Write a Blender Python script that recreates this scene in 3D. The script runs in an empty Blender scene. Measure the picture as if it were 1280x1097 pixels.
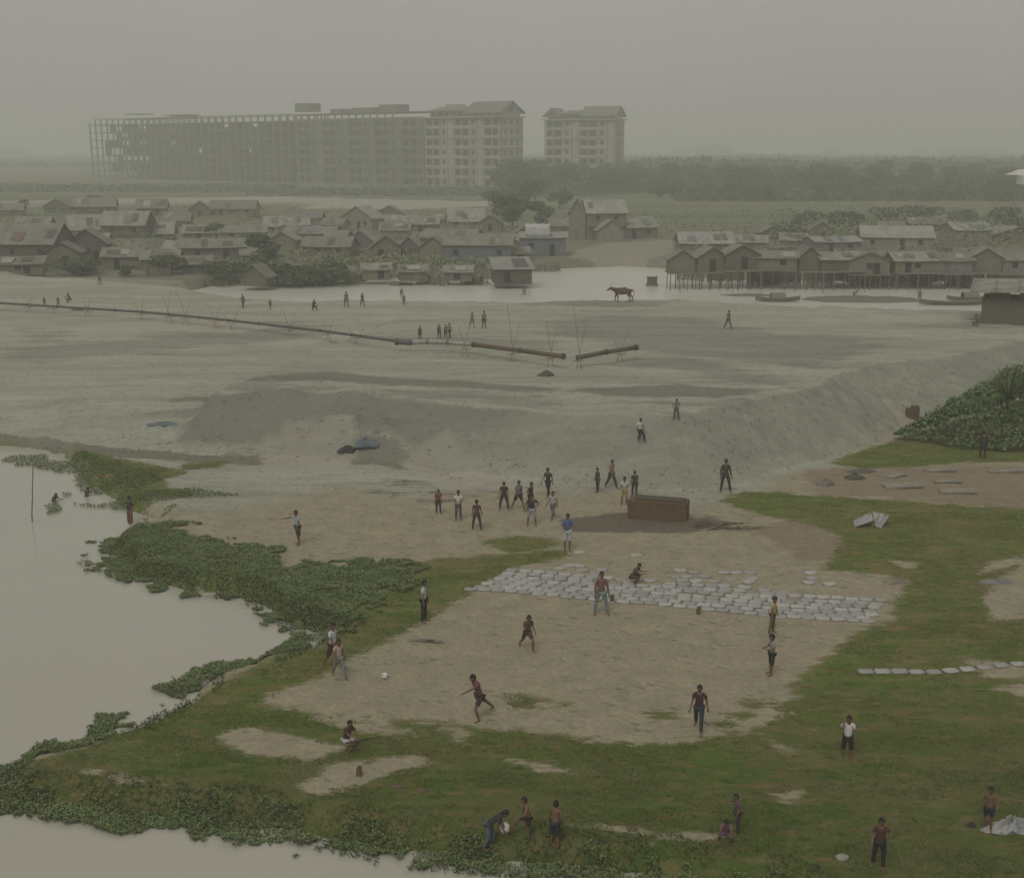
import bpy, bmesh, math, random
import numpy as np
from mathutils import Vector, Matrix
R = math.radians
random.seed(7); rng = np.random.default_rng(7)
scene = bpy.context.scene
COL = scene.collection

# ------------------------------------------------------------------ camera
FPX, CX, CY, HZ, CAMZ = 1550.0, 640.0, 548.5, 187.0, 18.0
PITCH = math.atan((CY - HZ) / FPX)
cam = bpy.data.cameras.new('camera'); camo = bpy.data.objects.new('camera', cam); COL.objects.link(camo)
cam.sensor_fit = 'HORIZONTAL'; cam.sensor_width = 36; cam.lens = FPX / 1280 * 36
cam.clip_start = 0.5; cam.clip_end = 12000
camo.location = (0, 0, CAMZ); camo.rotation_euler = (R(90) - PITCH, 0, 0)
scene.camera = camo

def rayd(x, y):
    dx = (x - CX) / FPX; dy = -(y - CY) / FPX
    return (dx, math.cos(PITCH) + dy * math.sin(PITCH), -math.sin(PITCH) + dy * math.cos(PITCH))
def G(x, y, z=0.0):
    d = rayd(x, y); t = (z - CAMZ) / d[2]
    return (d[0] * t, d[1] * t)
def projy(Y, z):
    a = math.atan2(CAMZ - z, Y) - PITCH
    return CY + FPX * math.tan(a)
def ppm(Y, z=0):                      # pixels per metre at that depth
    return FPX / (Y * math.cos(PITCH) + (CAMZ - z) * math.sin(PITCH))
def height_for(Y, z0, ytop):
    a = PITCH + math.atan((ytop - CY) / FPX)
    return CAMZ - Y * math.tan(a) - z0

# ------------------------------------------------------------------ noise
def _h(ix, iy, seed):
    n = (ix.astype(np.int64) * 374761393 + iy.astype(np.int64) * 668265263 + seed * 1442695041) & 0xffffffff
    n = ((n ^ (n >> 13)) * 1274126177) & 0xffffffff
    return ((n ^ (n >> 16)) & 0xffff) / 65535.0
def vnoise(x, y, seed=0):
    ix = np.floor(x); iy = np.floor(y); fx = x - ix; fy = y - iy
    fx = fx * fx * (3 - 2 * fx); fy = fy * fy * (3 - 2 * fy)
    a = _h(ix, iy, seed); b = _h(ix + 1, iy, seed); c = _h(ix, iy + 1, seed); d = _h(ix + 1, iy + 1, seed)
    return (a + (b - a) * fx) * (1 - fy) + (c + (d - c) * fx) * fy
def fbm(x, y, seed=0, o=4):
    s = 0; a = 0.5; f = 1.0
    for k in range(o):
        s = s + a * vnoise(x * f, y * f, seed + k * 17); a *= .5; f *= 2.03
    return s / (1 - .5 ** o)
def sst(a, b, v):
    t = np.clip((v - a) / (b - a), 0, 1); return t * t * (3 - 2 * t)
def sdist(poly, X, Y):                # signed distance, positive inside
    X = np.asarray(X, float); Y = np.asarray(Y, float)
    d = np.full(X.shape, 1e18); ins = np.zeros(X.shape, bool); n = len(poly)
    for i in range(n):
        x0, y0 = poly[i]; x1, y1 = poly[(i + 1) % n]
        ex, ey = x1 - x0, y1 - y0; L = ex * ex + ey * ey + 1e-12
        t = np.clip(((X - x0) * ex + (Y - y0) * ey) / L, 0, 1)
        d = np.minimum(d, (X - x0 - t * ex) ** 2 + (Y - y0 - t * ey) ** 2)
        c = ((y0 > Y) != (y1 > Y)) & (X < ex * (Y - y0) / (ey if abs(ey) > 1e-12 else 1e-12) + x0)
        ins ^= c
    return np.where(ins, 1, -1) * np.sqrt(d)
def W(pts, z=0.0): return [G(x, y, z) for x, y in pts]

# ------------------------------------------------------------------ terrain layout
WL = -0.6                             # near water level
lake = W([(-700,545),(-60,556),(30,561),(70,568),(84,585),(100,603),(128,618),(150,640),(190,652),(150,668),(130,685),(150,705),(150,722),
          (215,738),(310,752),(360,785),(410,800),(395,806),(340,828),(262,846),(222,872),(228,884),(190,904),(150,922),(110,935),
          (45,950),(0,975),(-60,992),(-150,1000),(-700,1010)], WL)
lake2 = W([(-400,1000),(-60,1006),(0,1012),(60,1022),(140,1024),(220,1030),(330,1042),(420,1062),(500,1076),(580,1088),(700,1096),
           (860,1108),(1000,1140),(1000,1500),(-600,1500)], WL)
PONDZ = -0.3
toe = W([(-700,530),(-60,536),(0,540),(150,560),(300,570),(390,573),(480,577),(560,592),(700,603),(850,615),(930,603),(1020,577),(1095,556),(1130,530)])
toe += [(36,88),(43,94),(60,112),(90,135),(140,150),(600,170)]
edge = [(x, y + 5) for x, y in W([(1500,394),(1280,389),(1200,388),(1000,383),(900,378),(850,375),(720,377),(640,379),(450,379),(330,374),(262,364)], 3)]
plat = toe + edge + [(-62,160),(-62,400),(-600,400)]
pond = [(x, y - 1) for x, y in edge] + [(-46,150)] + W([(275,356),(330,352),(400,348),(520,347),(610,350),(640,346),(665,340),(700,336),(780,333),(835,336),(850,345),(900,350),(1000,351),(1280,352),(1600,352)], PONDZ)

def bank_r(X, Y, s):
    run = 5.0 - 1.6 * sst(-21, -18, X) * (1 - sst(-6, 0, X)) + (fbm(X * .25, X * 0 + 5, 9, 3) - .5) * 1.2
    ww = (fbm(X * .35, Y * .35, 77, 3) - .5) * .8 + (fbm(X * 1.6, Y * 1.6, 78, 2) - .5) * .35
    return np.clip((s + ww * .6) / run, 0, 1.4), run
def hgt(X, Y):
    X = np.asarray(X, float); Y = np.asarray(Y, float)
    z = (fbm(X * .25, Y * .25, 3, 4) - .5) * .22 + (fbm(X * 1.7, Y * 1.7, 31, 2) - .5) * .05
    z = z * (1 - sst(200, 300, Y) * .5)
    z = z + sst(128, 150, Y) * 1.0
    s = sdist(plat, X, Y)
    hp = 1.5 + 1.5 * np.maximum(sst(-21.5, -18.8, X - .25 * (Y - 76)), sst(84, 118, Y))
    hp = hp * (1 - .62 * sst(128, 172, Y) * sst(-30, -44, X))
    r, run = bank_r(X, Y, s); r = np.minimum(r, 1.0); prof = r
    crest = sst(.75, 1.1, s / run) * (1 - sst(1.6, 3.4, s / run))
    lump = (np.abs(fbm(X * .32, Y * .5, 51, 4) - .5) * 2) * .32 * crest * sst(-32, -20, X)
    slope = sst(0.02, .2, r) * (1 - sst(.85, 1, r))
    gul = (fbm(X * 2.6 + Y * .8, Y * .3, 12, 4) - .5) * .2 * slope + (fbm(X * 1.1, Y * 1.3, 14, 3) - .5) * .22 * slope
    dune = (fbm(X * .035, Y * .09, 21, 3) - .5) * 1.0 * sst(8, 20, s) * (1 - sst(118, 124, Y))
    z = z + prof * hp + lump + gul + dune
    for cx, cy, a, rx, ry in mounds:
        z = z + a * np.exp(-((X - cx) / rx) ** 2 - ((Y - cy) / ry) ** 2)
    for P, lv, w in ((lake, -1.6, 1.1), (lake2, -1.6, 1.3), (pond, -1.6, 2.0)):
        m = sst(-w, w * .55, sdist(P, X, Y) + (fbm(X * .8, Y * .8, 5, 3) - .5) * .9)
        z = z * (1 - m) + lv * m
    return z
mounds = []
for px, py, a, rx, ry in ((450,572,.9,2.2,1.2),(500,574,.6,1.6,1),(385,566,.9,2.6,1.2),(820,664,.12,2.5,1.2),(890,652,.25,1.2,.6),(350,556,.7,2.2,1.2),(455,556,.6,2,.9)):
    g = G(px, py); mounds.append((g[0], g[1], a, rx, ry))
def GT(x, y):                         # where the line of sight meets the terrain
    d = rayd(x, y); D = abs(d[2]) + 1e-6
    t = np.concatenate([np.arange(20, 260, .12), np.arange(260, 1400, 2.0)])
    zz = hgt(d[0] * t, d[1] * t); rz = CAMZ + d[2] * t
    k = np.argmax(rz <= np.maximum(zz, WL))
    k = max(k, 1); a = (rz[k-1] - zz[k-1]); b = (rz[k] - zz[k]); f = a / (a - b) if a != b else 0
    tt = t[k-1] + (t[k] - t[k-1]) * min(max(f, 0), 1)
    X, Y = d[0] * tt, d[1] * tt
    return X, Y, float(max(hgt(np.array([X]), np.array([Y]))[0], WL))
def hz(X, Y): return float(hgt(np.array([X]), np.array([Y]))[0])

# ------------------------------------------------------------------ materials
MATS = {}
def nodes_of(name):
    m = bpy.data.materials.new(name); m.use_nodes = True
    nt = m.node_tree; b = nt.nodes['Principled BSDF']; b.inputs['Specular IOR Level'].default_value = .25
    return m, nt, b
def L(nt, a, b): nt.links.new(a, b)
def N(nt, t, **k):
    n = nt.nodes.new(t)
    for a, v in k.items():
        if a in n.inputs: n.inputs[a].default_value = v
        else: setattr(n, a, v)
    return n
def noise(nt, co, scale, detail=4, rough=.6):
    n = nt.nodes.new('ShaderNodeTexNoise'); n.inputs['Scale'].default_value = scale
    n.inputs['Detail'].default_value = detail; n.inputs['Roughness'].default_value = rough
    if co is not None: L(nt, co, n.inputs['Vector'])
    return n.outputs['Fac']
def ramp(nt, v, a, b, c0=0.0, c1=1.0):
    n = nt.nodes.new('ShaderNodeMapRange'); n.clamp = True
    n.inputs['From Min'].default_value = a; n.inputs['From Max'].default_value = b
    n.inputs['To Min'].default_value = c0; n.inputs['To Max'].default_value = c1
    L(nt, v, n.inputs['Value']); return n.outputs['Result']
def mix(nt, f, a, b, mode='MIX'):
    n = nt.nodes.new('ShaderNodeMix'); n.data_type = 'RGBA'; n.blend_type = mode
    for s, v in ((n.inputs[0], f), (n.inputs[6], a), (n.inputs[7], b)):
        if isinstance(v, (int, float)): s.default_value = v
        elif isinstance(v, tuple): s.default_value = (*v, 1)
        else: L(nt, v, s)
    return n.outputs[2]
def mth(nt, op, a, b=0.0):
    n = nt.nodes.new('ShaderNodeMath'); n.operation = op
    for s, v in ((n.inputs[0], a), (n.inputs[1], b)):
        if isinstance(v, (int, float)): s.default_value = v
        else: L(nt, v, s)
    return n.outputs[0]
def mat(name, c, c2=None, scale=3.0, rough=.85, bump=.0, bscale=20, rand=0.0, spec=.25, stretch=None, wave=None):
    key = (name, c, c2, scale, rough, bump, rand, stretch, wave)
    if key in MATS: return MATS[key]
    m, nt, b = nodes_of(name); co = nt.nodes.new('ShaderNodeTexCoord').outputs['Object']
    if stretch:
        mp = nt.nodes.new('ShaderNodeMapping'); mp.inputs['Scale'].default_value = stretch; L(nt, co, mp.inputs['Vector']); co = mp.outputs[0]
    c2 = c2 or tuple(v * .72 for v in c)
    f = ramp(nt, noise(nt, co, scale), .35, .65)
    col = mix(nt, f, c, c2)
    if rand:
        oi = nt.nodes.new('ShaderNodeObjectInfo'); v = ramp(nt, oi.outputs['Random'], 0, 1, 1 - rand, 1 + rand * .6)
        cb = nt.nodes.new('ShaderNodeCombineColor')
        for i in range(3): L(nt, v, cb.inputs[i])
        col = mix(nt, 1.0, col, cb.outputs[0], 'MULTIPLY')
    if wave:
        w = nt.nodes.new('ShaderNodeTexWave'); w.wave_type = 'BANDS'; w.bands_direction = wave[0]; w.inputs['Scale'].default_value = wave[1]
        w.inputs['Distortion'].default_value = 1.0; L(nt, nt.nodes.new('ShaderNodeTexCoord').outputs['Object'], w.inputs['Vector'])
        bm_ = nt.nodes.new('ShaderNodeBump'); bm_.inputs['Strength'].default_value = .5; bm_.inputs['Distance'].default_value = .05
        L(nt, w.outputs['Fac'], bm_.inputs['Height']); L(nt, bm_.outputs[0], b.inputs['Normal'])
        col = mix(nt, ramp(nt, w.outputs['Fac'], 0, 1, 0, .3), col, tuple(v * .55 for v in c))
    elif bump:
        bm_ = nt.nodes.new('ShaderNodeBump'); bm_.inputs['Strength'].default_value = bump; bm_.inputs['Distance'].default_value = .05
        L(nt, noise(nt, co, bscale), bm_.inputs['Height']); L(nt, bm_.outputs[0], b.inputs['Normal'])
    L(nt, col, b.inputs['Base Color']); b.inputs['Roughness'].default_value = rough; b.inputs['Specular IOR Level'].default_value = spec
    MATS[key] = m; return m

def leafmat(name, c, c2, scale=.6, yellow=None):
    m, nt, b = nodes_of(name); tc = nt.nodes.new('ShaderNodeTexCoord'); geo = nt.nodes.new('ShaderNodeNewGeometry')
    f = ramp(nt, noise(nt, tc.outputs['Object'], scale, 5, .7), .35, .65)
    col = mix(nt, f, c, c2)
    col = mix(nt, ramp(nt, geo.outputs['Random Per Island'], 0, 1, 0, .6), col, tuple(v * 1.7 for v in c2) if not yellow else yellow)
    oi = nt.nodes.new('ShaderNodeObjectInfo')
    hs = nt.nodes.new('ShaderNodeHueSaturation'); L(nt, ramp(nt, oi.outputs['Random'], 0, 1, .75, 1.25), hs.inputs['Value']); L(nt, col, hs.inputs['Color'])
    L(nt, hs.outputs[0], b.inputs['Base Color']); b.inputs['Roughness'].default_value = .75; b.inputs['Specular IOR Level'].default_value = .2
    return m

# ------------------------------------------------------------------ mesh helpers
class MB:
    def __init__(s): s.v = []; s.f = []; s.mi = []; s.ms = []
    def m(s, mt):
        if mt not in s.ms: s.ms.append(mt)
        return s.ms.index(mt)
    def add(s, vs, fs, mt, M=None):
        o = len(s.v); k = s.m(mt)
        s.v += [tuple(M @ Vector(p)) if M is not None else tuple(p) for p in vs]
        s.f += [tuple(o + i for i in f) for f in fs]; s.mi += [k] * len(fs)
    def box(s, c, d, mt, rz=0, rx=0, ry=0):
        a, b, h = d[0] / 2, d[1] / 2, d[2] / 2
        vs = [(x, y, z) for x in (-a, a) for y in (-b, b) for z in (-h, h)]
        fs = [(0,1,3,2),(4,6,7,5),(0,4,5,1),(2,3,7,6),(0,2,6,4),(1,5,7,3)]
        M = Matrix.Translation(c) @ Matrix.Rotation(rz, 4, 'Z') @ Matrix.Rotation(ry, 4, 'Y') @ Matrix.Rotation(rx, 4, 'X')
        s.add(vs, fs, mt, M)
    def tube(s, p0, p1, r0, r1, mt, n=6, cap=True):
        p0 = Vector(p0); p1 = Vector(p1); d = (p1 - p0)
        q = d.to_track_quat('Z', 'Y').to_matrix()
        vs = []
        for p, r in ((p0, r0), (p1, r1)):
            for i in range(n):
                a = 2 * math.pi * i / n; vs.append(p + q @ Vector((r * math.cos(a), r * math.sin(a), 0)))
        fs = [(i, (i + 1) % n, n + (i + 1) % n, n + i) for i in range(n)]
        if cap: fs += [tuple(range(n))[::-1], tuple(range(n, 2 * n))]
        s.add(vs, fs, mt)
    def path(s, pts, rs, mt, n=8):
        for i in range(len(pts) - 1): s.tube(pts[i], pts[i + 1], rs[i], rs[i + 1], mt, n)
    def ell(s, c, r, mt, nu=10, nv=7, jit=0, rnd=random):
        vs = [(0, 0, -1)]; 
        for j in range(1, nv):
            t = math.pi * j / nv - math.pi / 2
            for i in range(nu):
                a = 2 * math.pi * i / nu; vs.append((math.cos(t) * math.cos(a), math.cos(t) * math.sin(a), math.sin(t)))
        vs.append((0, 0, 1)); fs = []
        for i in range(nu): fs.append((0, 1 + (i + 1) % nu, 1 + i))
        for j in range(nv - 2):
            for i in range(nu):
                a = 1 + j * nu + i; b = 1 + j * nu + (i + 1) % nu; fs.append((a, b, b + nu, a + nu))
        o = 1 + (nv - 2) * nu
        for i in range(nu): fs.append((o + i, o + (i + 1) % nu, len(vs) - 1))
        vs = [(c[0] + x * r[0] * (1 + rnd.uniform(-jit, jit)), c[1] + y * r[1] * (1 + rnd.uniform(-jit, jit)), c[2] + z * r[2] * (1 + rnd.uniform(-jit, jit))) for x, y, z in vs]
        s.add(vs, fs, mt)
    def mesh(s, name, smooth=False):
        me = bpy.data.meshes.new(name); me.from_pydata(s.v, [], s.f)
        for m_ in s.ms: me.materials.append(m_)
        me.polygons.foreach_set('material_index', s.mi)
        if smooth: me.polygons.foreach_set('use_smooth', [True] * len(s.f))
        me.update(); return me
    def build(s, name, parent=None, smooth=False):
        return link(name, s.mesh(name, smooth), parent)
def link(name, me, parent=None, loc=None, rz=None):
    o = bpy.data.objects.new(name, me); COL.objects.link(o)
    if parent: o.parent = parent
    if loc: o.location = loc
    if rz is not None: o.rotation_euler = (0, 0, rz)
    return o
def tag(o, label=None, cat=None, group=None, kind=None):
    if label: o['label'] = label
    if cat: o['category'] = cat
    if group: o['group'] = group
    if kind: o['kind'] = kind
    return o
def empty(name, loc, rz=0):
    o = bpy.data.objects.new(name, None); COL.objects.link(o); o.location = loc; o.rotation_euler = (0, 0, rz); o.empty_display_size = .2; return o
def fastmesh(name, V, F, mats):       # numpy verts (n,3), faces (m,k)
    me = bpy.data.meshes.new(name); V = np.asarray(V, np.float32); F = np.asarray(F, np.int32)
    me.vertices.add(len(V)); me.vertices.foreach_set('co', V.ravel())
    k = F.shape[1]; me.loops.add(F.size); me.loops.foreach_set('vertex_index', F.ravel())
    me.polygons.add(len(F)); me.polygons.foreach_set('loop_start', np.arange(0, F.size, k, dtype=np.int32))
    me.polygons.foreach_set('loop_total', np.full(len(F), k, np.int32))
    for m_ in mats: me.materials.append(m_)
    me.update(calc_edges=True); return me

# ------------------------------------------------------------------ people
def skin_mesh(nodes, edges, root, sub=1):
    me = bpy.data.meshes.new('tmp'); names = list(nodes); ix = {n: i for i, n in enumerate(names)}
    me.from_pydata([nodes[n][0] for n in names], [(ix[a], ix[b]) for a, b in edges], []); me.update()
    o = bpy.data.objects.new('tmp', me); COL.objects.link(o)
    sm = o.modifiers.new('s', 'SKIN'); sm.use_smooth_shade = True; sm.branch_smoothing = .3
    if sub:
        ss = o.modifiers.new('u', 'SUBSURF'); ss.levels = sub; ss.render_levels = sub
    sv = me.skin_vertices[0].data
    for n in names:
        r = nodes[n][1]; sv[ix[n]].radius = (r, r) if not isinstance(r, tuple) else r; sv[ix[n]].use_root = (n == root)
    dg = bpy.context.evaluated_depsgraph_get(); ev = o.evaluated_get(dg)
    out = bpy.data.meshes.new_from_object(ev)
    bpy.data.objects.remove(o); bpy.data.meshes.remove(me)
    return [tuple(v.co) for v in out.vertices], [tuple(p.vertices) for p in out.polygons], out

SKIN = mat('skin', (.17,.095,.06), (.14,.078,.05), 8, .6)
EYE = mat('eye', (.05,.04,.035)); LIP = mat('lips', (.12,.05,.045))
HAIR = mat('hair', (.018,.015,.013), rough=.6)
def cloth(c):
    g_ = sum(c) / 3; c = tuple(round((v * .68 + g_ * .32) * .9, 4) for v in c); return mat('cloth', c, tuple(v * .78 for v in c), 9, .9, .4, 25)
def D(a, b, side):                    # limb direction: a forward swing, b outward
    a, b = R(a), R(b); return Vector((math.sin(b) * side, -math.sin(a) * math.cos(b), -math.cos(a) * math.cos(b)))
POSES = {
 'stand':  dict(l=(3,5,4), r=(-3,5,3), la=(5,10,15), ra=(2,10,12)),
 'wide':   dict(l=(4,13,4), r=(-2,13,3), la=(5,12,15), ra=(6,14,20)),
 'walk':   dict(l=(22,3,6), r=(-20,3,14), la=(-20,8,20), ra=(24,8,28)),
 'stride': dict(l=(26,6,8), r=(-24,7,8), la=(-18,10,20), ra=(18,10,25)),
 'akimbo': dict(l=(4,10,4), r=(-2,10,3), la=(-20,42,0), ra=(-20,42,0), hands='hip'),
 'front':  dict(l=(2,4,3), r=(-2,4,3), la=(20,12,85), ra=(18,12,90)),
 'run':    dict(lean=16, l=(48,4,62), r=(-34,5,22), la=(-35,14,70), ra=(45,12,80)),
 'lunge':  dict(lean=20, l=(38,9,52), r=(-46,10,4), la=(74,8,8), ra=(-30,20,20)),
 'point':  dict(l=(6,5,6), r=(-6,5,6), la=(10,12,20), ra=(80,14,12), lean=6),
 'pointl': dict(l=(6,6,4), r=(-6,6,4), ra=(10,12,20), la=(60,30,60)),
 'headhand': dict(l=(6,8,4), r=(-6,8,4), la=(8,10,15), ra=(60,30,125)),
 'bend':   dict(lean=50, l=(22,9,26), r=(4,9,30), la=(10,6,12), ra=(24,6,6)),
 'crouch': dict(lean=30, l=(108,14,140), r=(100,14,138), la=(48,6,50), ra=(55,6,40)),
 'sit':    dict(lean=18, l=(100,12,128), r=(96,14,126), la=(45,6,45), ra=(65,6,20)),
 'kick':   dict(lean=12, l=(0,4,4), r=(72,8,58), la=(30,30,60), ra=(-15,38,20)),
 'legraise': dict(lean=-4, l=(0,4,4), r=(45,6,20), la=(20,34,40), ra=(-20,40,20)),
 'bathe':  dict(lean=30, l=(100,16,130), r=(95,14,130), la=(55,10,50), ra=(60,10,50)),
 'slide':  dict(lean=8, l=(42,14,48), r=(60,14,80), la=(-20,28,20), ra=(20,26,30)),
}
def person(x, yf, h, face, pose, top, bot, label, kid=False, sleeve=.5, leg='long', yhead=None, group=None, zoff=0.0, hairc=None):
    X, Y, Z = GT(x, yf); Z += zoff
    if yhead is not None: h = height_for(Y, Z, yhead) * 1.0
    s = h / 1.7; P = POSES[pose]; rnd = random.Random(int(x * 7 + yf * 13))
    jj = lambda t: tuple(v + rnd.uniform(-3, 3) for v in t)
    hs = (1.17 if kid else 1.06)
    lean = R(P.get('lean', 2) + rnd.uniform(-1, 2))
    T = lambda v: Matrix.Rotation(lean, 3, 'X') @ Vector(v)    # tips the torso towards -Y
    nd, ed = {}, []
    def n(k, p, r, par=None):
        nd[k] = (tuple(p), r)
        if par: ed.append((par, k))
    pel = Vector((0, 0, 0))
    n('pel', pel, (.135, .10))
    n('waist', pel + T((0, 0, .15)), (.118, .085), 'pel')
    n('chest', pel + T((0, .005, .33)), (.15, .10), 'waist')
    n('clav', pel + T((0, .01, .46)), (.10, .075), 'chest')
    n('neck', pel + T((0, .0, .535)), .05, 'clav')
    n('skull', pel + T((0, -.015, .62)), .055, 'neck')
    headc = pel + T((0, -.02, .665))
    ends = {}
    for side, k, ak in ((1, 'l', 'la'), (-1, 'r', 'ra')):
        a, b, kn = jj(P[k])
        hip = pel + Vector((.088 * side, 0, -.03)); n(k + 'hip', hip, .088, 'pel')
        kp = hip + D(a, b, side) * .42; mid = hip + D(a, b, side) * .2
        n(k + 'th', mid, .078, k + 'hip'); n(k + 'kn', kp, .055, k + 'th')
        an = kp + D(a - kn, b * .5, side) * .41; cm = kp + D(a - kn, b * .5, side) * .14
        n(k + 'ca', cm, .056, k + 'kn'); n(k + 'an', an, .034, k + 'ca')
        pitch = 0 if abs(a - kn) < 45 else 0
        fd = Vector((.03 * side, -.13, -.035)) if a - kn > -35 else Vector((.02 * side, -.09, -.09))
        n(k + 'heel', an + Vector((0, .03, -.035)), .03, k + 'an')
        n(k + 'ball', an + fd, (.04, .026), k + 'an'); n(k + 'toe', an + fd + Vector((0, -.07, -.004)), (.032, .016), k + 'ball')
        ends[k] = (hip, kp, an, mid)
        sh = pel + T((.165 * side, .01, .44)); n(k + 'sh', sh, .056, 'clav')
        a, b, eb = jj(P[ak]); a -= math.degrees(lean) * .0
        el = sh + D(a, b, side) * .27; n(k + 'ua', sh + D(a, b, side) * .1, .045, k + 'sh'); n(k + 'el', el, .036, k + 'ua')
        if P.get('hands') == 'hip':
            wr = pel + T((.15 * side, -.03, .06)); fdv = (wr - el).normalized() if True else None
            wr = el + fdv * .235
        elif pose == 'headhand' and side == -1:
            wr = headc + Vector((-.10, -.10, .02)); fdv = (wr - el).normalized(); wr = el + fdv * .24
        elif pose == 'front':
            fdv = (Vector((-.5 * side, -.8, .12))).normalized(); wr = el + fdv * .24
        else:
            fdv = D(a + eb, b * .7, side); wr = el + fdv * .24
        n(k + 'fa', el + (wr - el) * .3, .037, k + 'el'); n(k + 'wr', wr, .023, k + 'fa')
        palm = wr + fdv * .06; n(k + 'pm', palm, (.034, .019), k + 'wr')
        up = Vector((0, 0, 1)) if abs(fdv.z) < .8 else Vector((0, -1, 0))
        sd = fdv.cross(up).normalized(); nm = sd.cross(fdv).normalized()
        for q, (o, ln) in enumerate(((-.027, .062), (-.009, .078), (.009, .074), (.026, .056))):
            b0 = palm + sd * o + fdv * .035; b1 = b0 + fdv * ln * .5 - nm * .004; b2 = b1 + (fdv * .8 - nm * .5 * (1 if side == 1 else 1)).normalized() * ln * .5
            n(f'{k}f{q}a', b0, .0095, k + 'pm'); n(f'{k}f{q}b', b1, .0085, f'{k}f{q}a'); n(f'{k}f{q}c', b2, .007, f'{k}f{q}b')
        t0 = wr + fdv * .025 - sd * .03; t1 = t0 + (fdv * .7 - sd * .7).normalized() * .035; t2 = t1 + (fdv - sd * .2 - nm * .3).normalized() * .03
        n(k + 't0', t0, .012, k + 'pm'); n(k + 't1', t1, .011, k + 't0'); n(k + 't2', t2, .009, k + 't1')
        ends[k + 'arm'] = (sh, el, wr, palm)
    low = min(p[0][2] - (p[1] if not isinstance(p[1], tuple) else p[1][1]) for kk, p in nd.items() if kk[1:] in ('heel', 'ball', 'toe'))
    if pose == 'sit': low = min(low, -.1)
    off = Vector((0, 0, -low)); rot = P.get('lean', 0)
    mb = MB()
    def emit(mb, nodes, edges, root, mt, sub=1):
        vs, fs, me = skin_mesh(nodes, edges, root, sub)
        mb.add([((Vector(v) + off) * s) for v in vs], fs, mt); bpy.data.meshes.remove(me)
    emit(mb, nd, ed, 'pel', SKIN)
    # head
    hl = Matrix.Rotation(lean * .45 + R(rnd.uniform(0, 8)), 3, 'X') @ Matrix.Rotation(R(rnd.uniform(-18, 18)), 3, 'Z')
    hr = (.074 * hs, .094 * hs, .118 * hs)
    def headpt(x_, y_, z_, infl=1.0):
        px, py, pz = x_ * hr[0], y_ * hr[1], z_ * hr[2]
        if z_ < 0: px *= 1 - .34 * z_ * z_; py *= 1 - .16 * z_ * z_
        if y_ < -.6 and abs(x_) < .2 and -.42 < z_ < .1: py -= .020 * (1 - abs(x_) / .2) * (1 - max(z_ + .3, 0) * 1.8)
        if y_ < -.5 and .0 < z_ < .28 and .18 < abs(x_) < .55: py += .008
        if y_ < -.6 and -.85 < z_ < -.65: py -= .006
        if abs(x_) > .9 and -.3 < z_ < .22 and y_ > -.35: px *= 1.22
        return hl @ Vector((px * infl, py * infl, pz * infl))
    nu, nv = 20, 14; vs = [(0, 0, -1)]
    for j in range(1, nv):
        t = math.pi * j / nv - math.pi / 2
        for i in range(nu):
            a = 2 * math.pi * (i + .5) / nu; vs.append((math.cos(t) * math.cos(a), math.cos(t) * math.sin(a), math.sin(t)))
    vs.append((0, 0, 1)); fs = [(0, 1 + (i + 1) % nu, 1 + i) for i in range(nu)]
    for j in range(nv - 2):
        for i in range(nu):
            a = 1 + j * nu + i; b = 1 + j * nu + (i + 1) % nu; fs.append((a, b, b + nu, a + nu))
    o = 1 + (nv - 2) * nu; fs += [(o + i, o + (i + 1) % nu, len(vs) - 1) for i in range(nu)]
    hv = [(headc + headpt(*v) + off) * s for v in vs]
    grp = {0: [], 1: [], 2: []}
    for f in fs:
        c = [sum(vs[i][k] for i in f) / len(f) for k in range(3)]; g = 0
        if c[1] < -.6 and .02 < c[2] < .2 and .2 < abs(c[0]) < .5: g = 1
        if c[1] < -.6 and -.6 < c[2] < -.42 and abs(c[0]) < .3: g = 2
        grp[g].append(f)
    mb.add(hv, grp[0], SKIN); mb.add(hv, grp[1], EYE); mb.add(hv, grp[2], LIP)
    body = mb.build('person', smooth=True)
    body.location = (X, Y, Z - .01); body.rotation_euler = (0, 0, R(face))
    tag(body, label, 'person', group)
    # hair
    hb = MB(); hf = []
    for f in fs:
        c = [sum(vs[i][k] for i in f) / len(f) for k in range(3)]
        if c[2] > .45 or (c[1] > .05 and c[2] > -.35) or (abs(c[0]) > .75 and c[2] > .15 and c[1] > -.35): hf.append(f)
    hv2 = [(headc + headpt(v[0], v[1], v[2], 1.10 + .03 * rnd.random()) + off) * s for v in vs]
    used = sorted({i for f in hf for i in f}); mp = {i: k for k, i in enumerate(used)}
    hb.add([hv2[i] for i in used], [tuple(mp[i] for i in f) for f in hf], hairc or HAIR)
    hb.build('hair', body, True)
    # clothes
    g = .012
    if top:
        tn, te = {}, []
        def t(k, p, r, par=None):
            tn[k] = (tuple(p), r)
            if par: te.append((par, k))
        t('hem', pel + T((0, 0, -.045)), (.158, .122)); t('w', pel + T((0, 0, .13)), (.145, .108), 'hem'); t('c', pel + T((0, .005, .33)), (.17, .116), 'w')
        t('n', pel + T((0, .01, .475)), (.10, .075), 'c'); t('col', pel + T((0, .004, .515)), .058, 'n')
        for k in ('l', 'r'):
            sh, el, wr, pm = ends[k + 'arm']
            t(k + 's', sh, .073, 'n')
            if sleeve > .9:
                t(k + 'e', el, .055, k + 's'); t(k + 'w', wr, .042, k + 'e')
            elif sleeve > 0: t(k + 'e', sh + (el - sh) * sleeve * 1.3, .062, k + 's')
        b = MB(); emit(b, tn, te, 'hem', cloth(top)); b.build('shirt', body, True)
    bn, be = {}, []
    def u(k, p, r, par=None):
        bn[k] = (tuple(p), r)
        if par: be.append((par, k))
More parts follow.
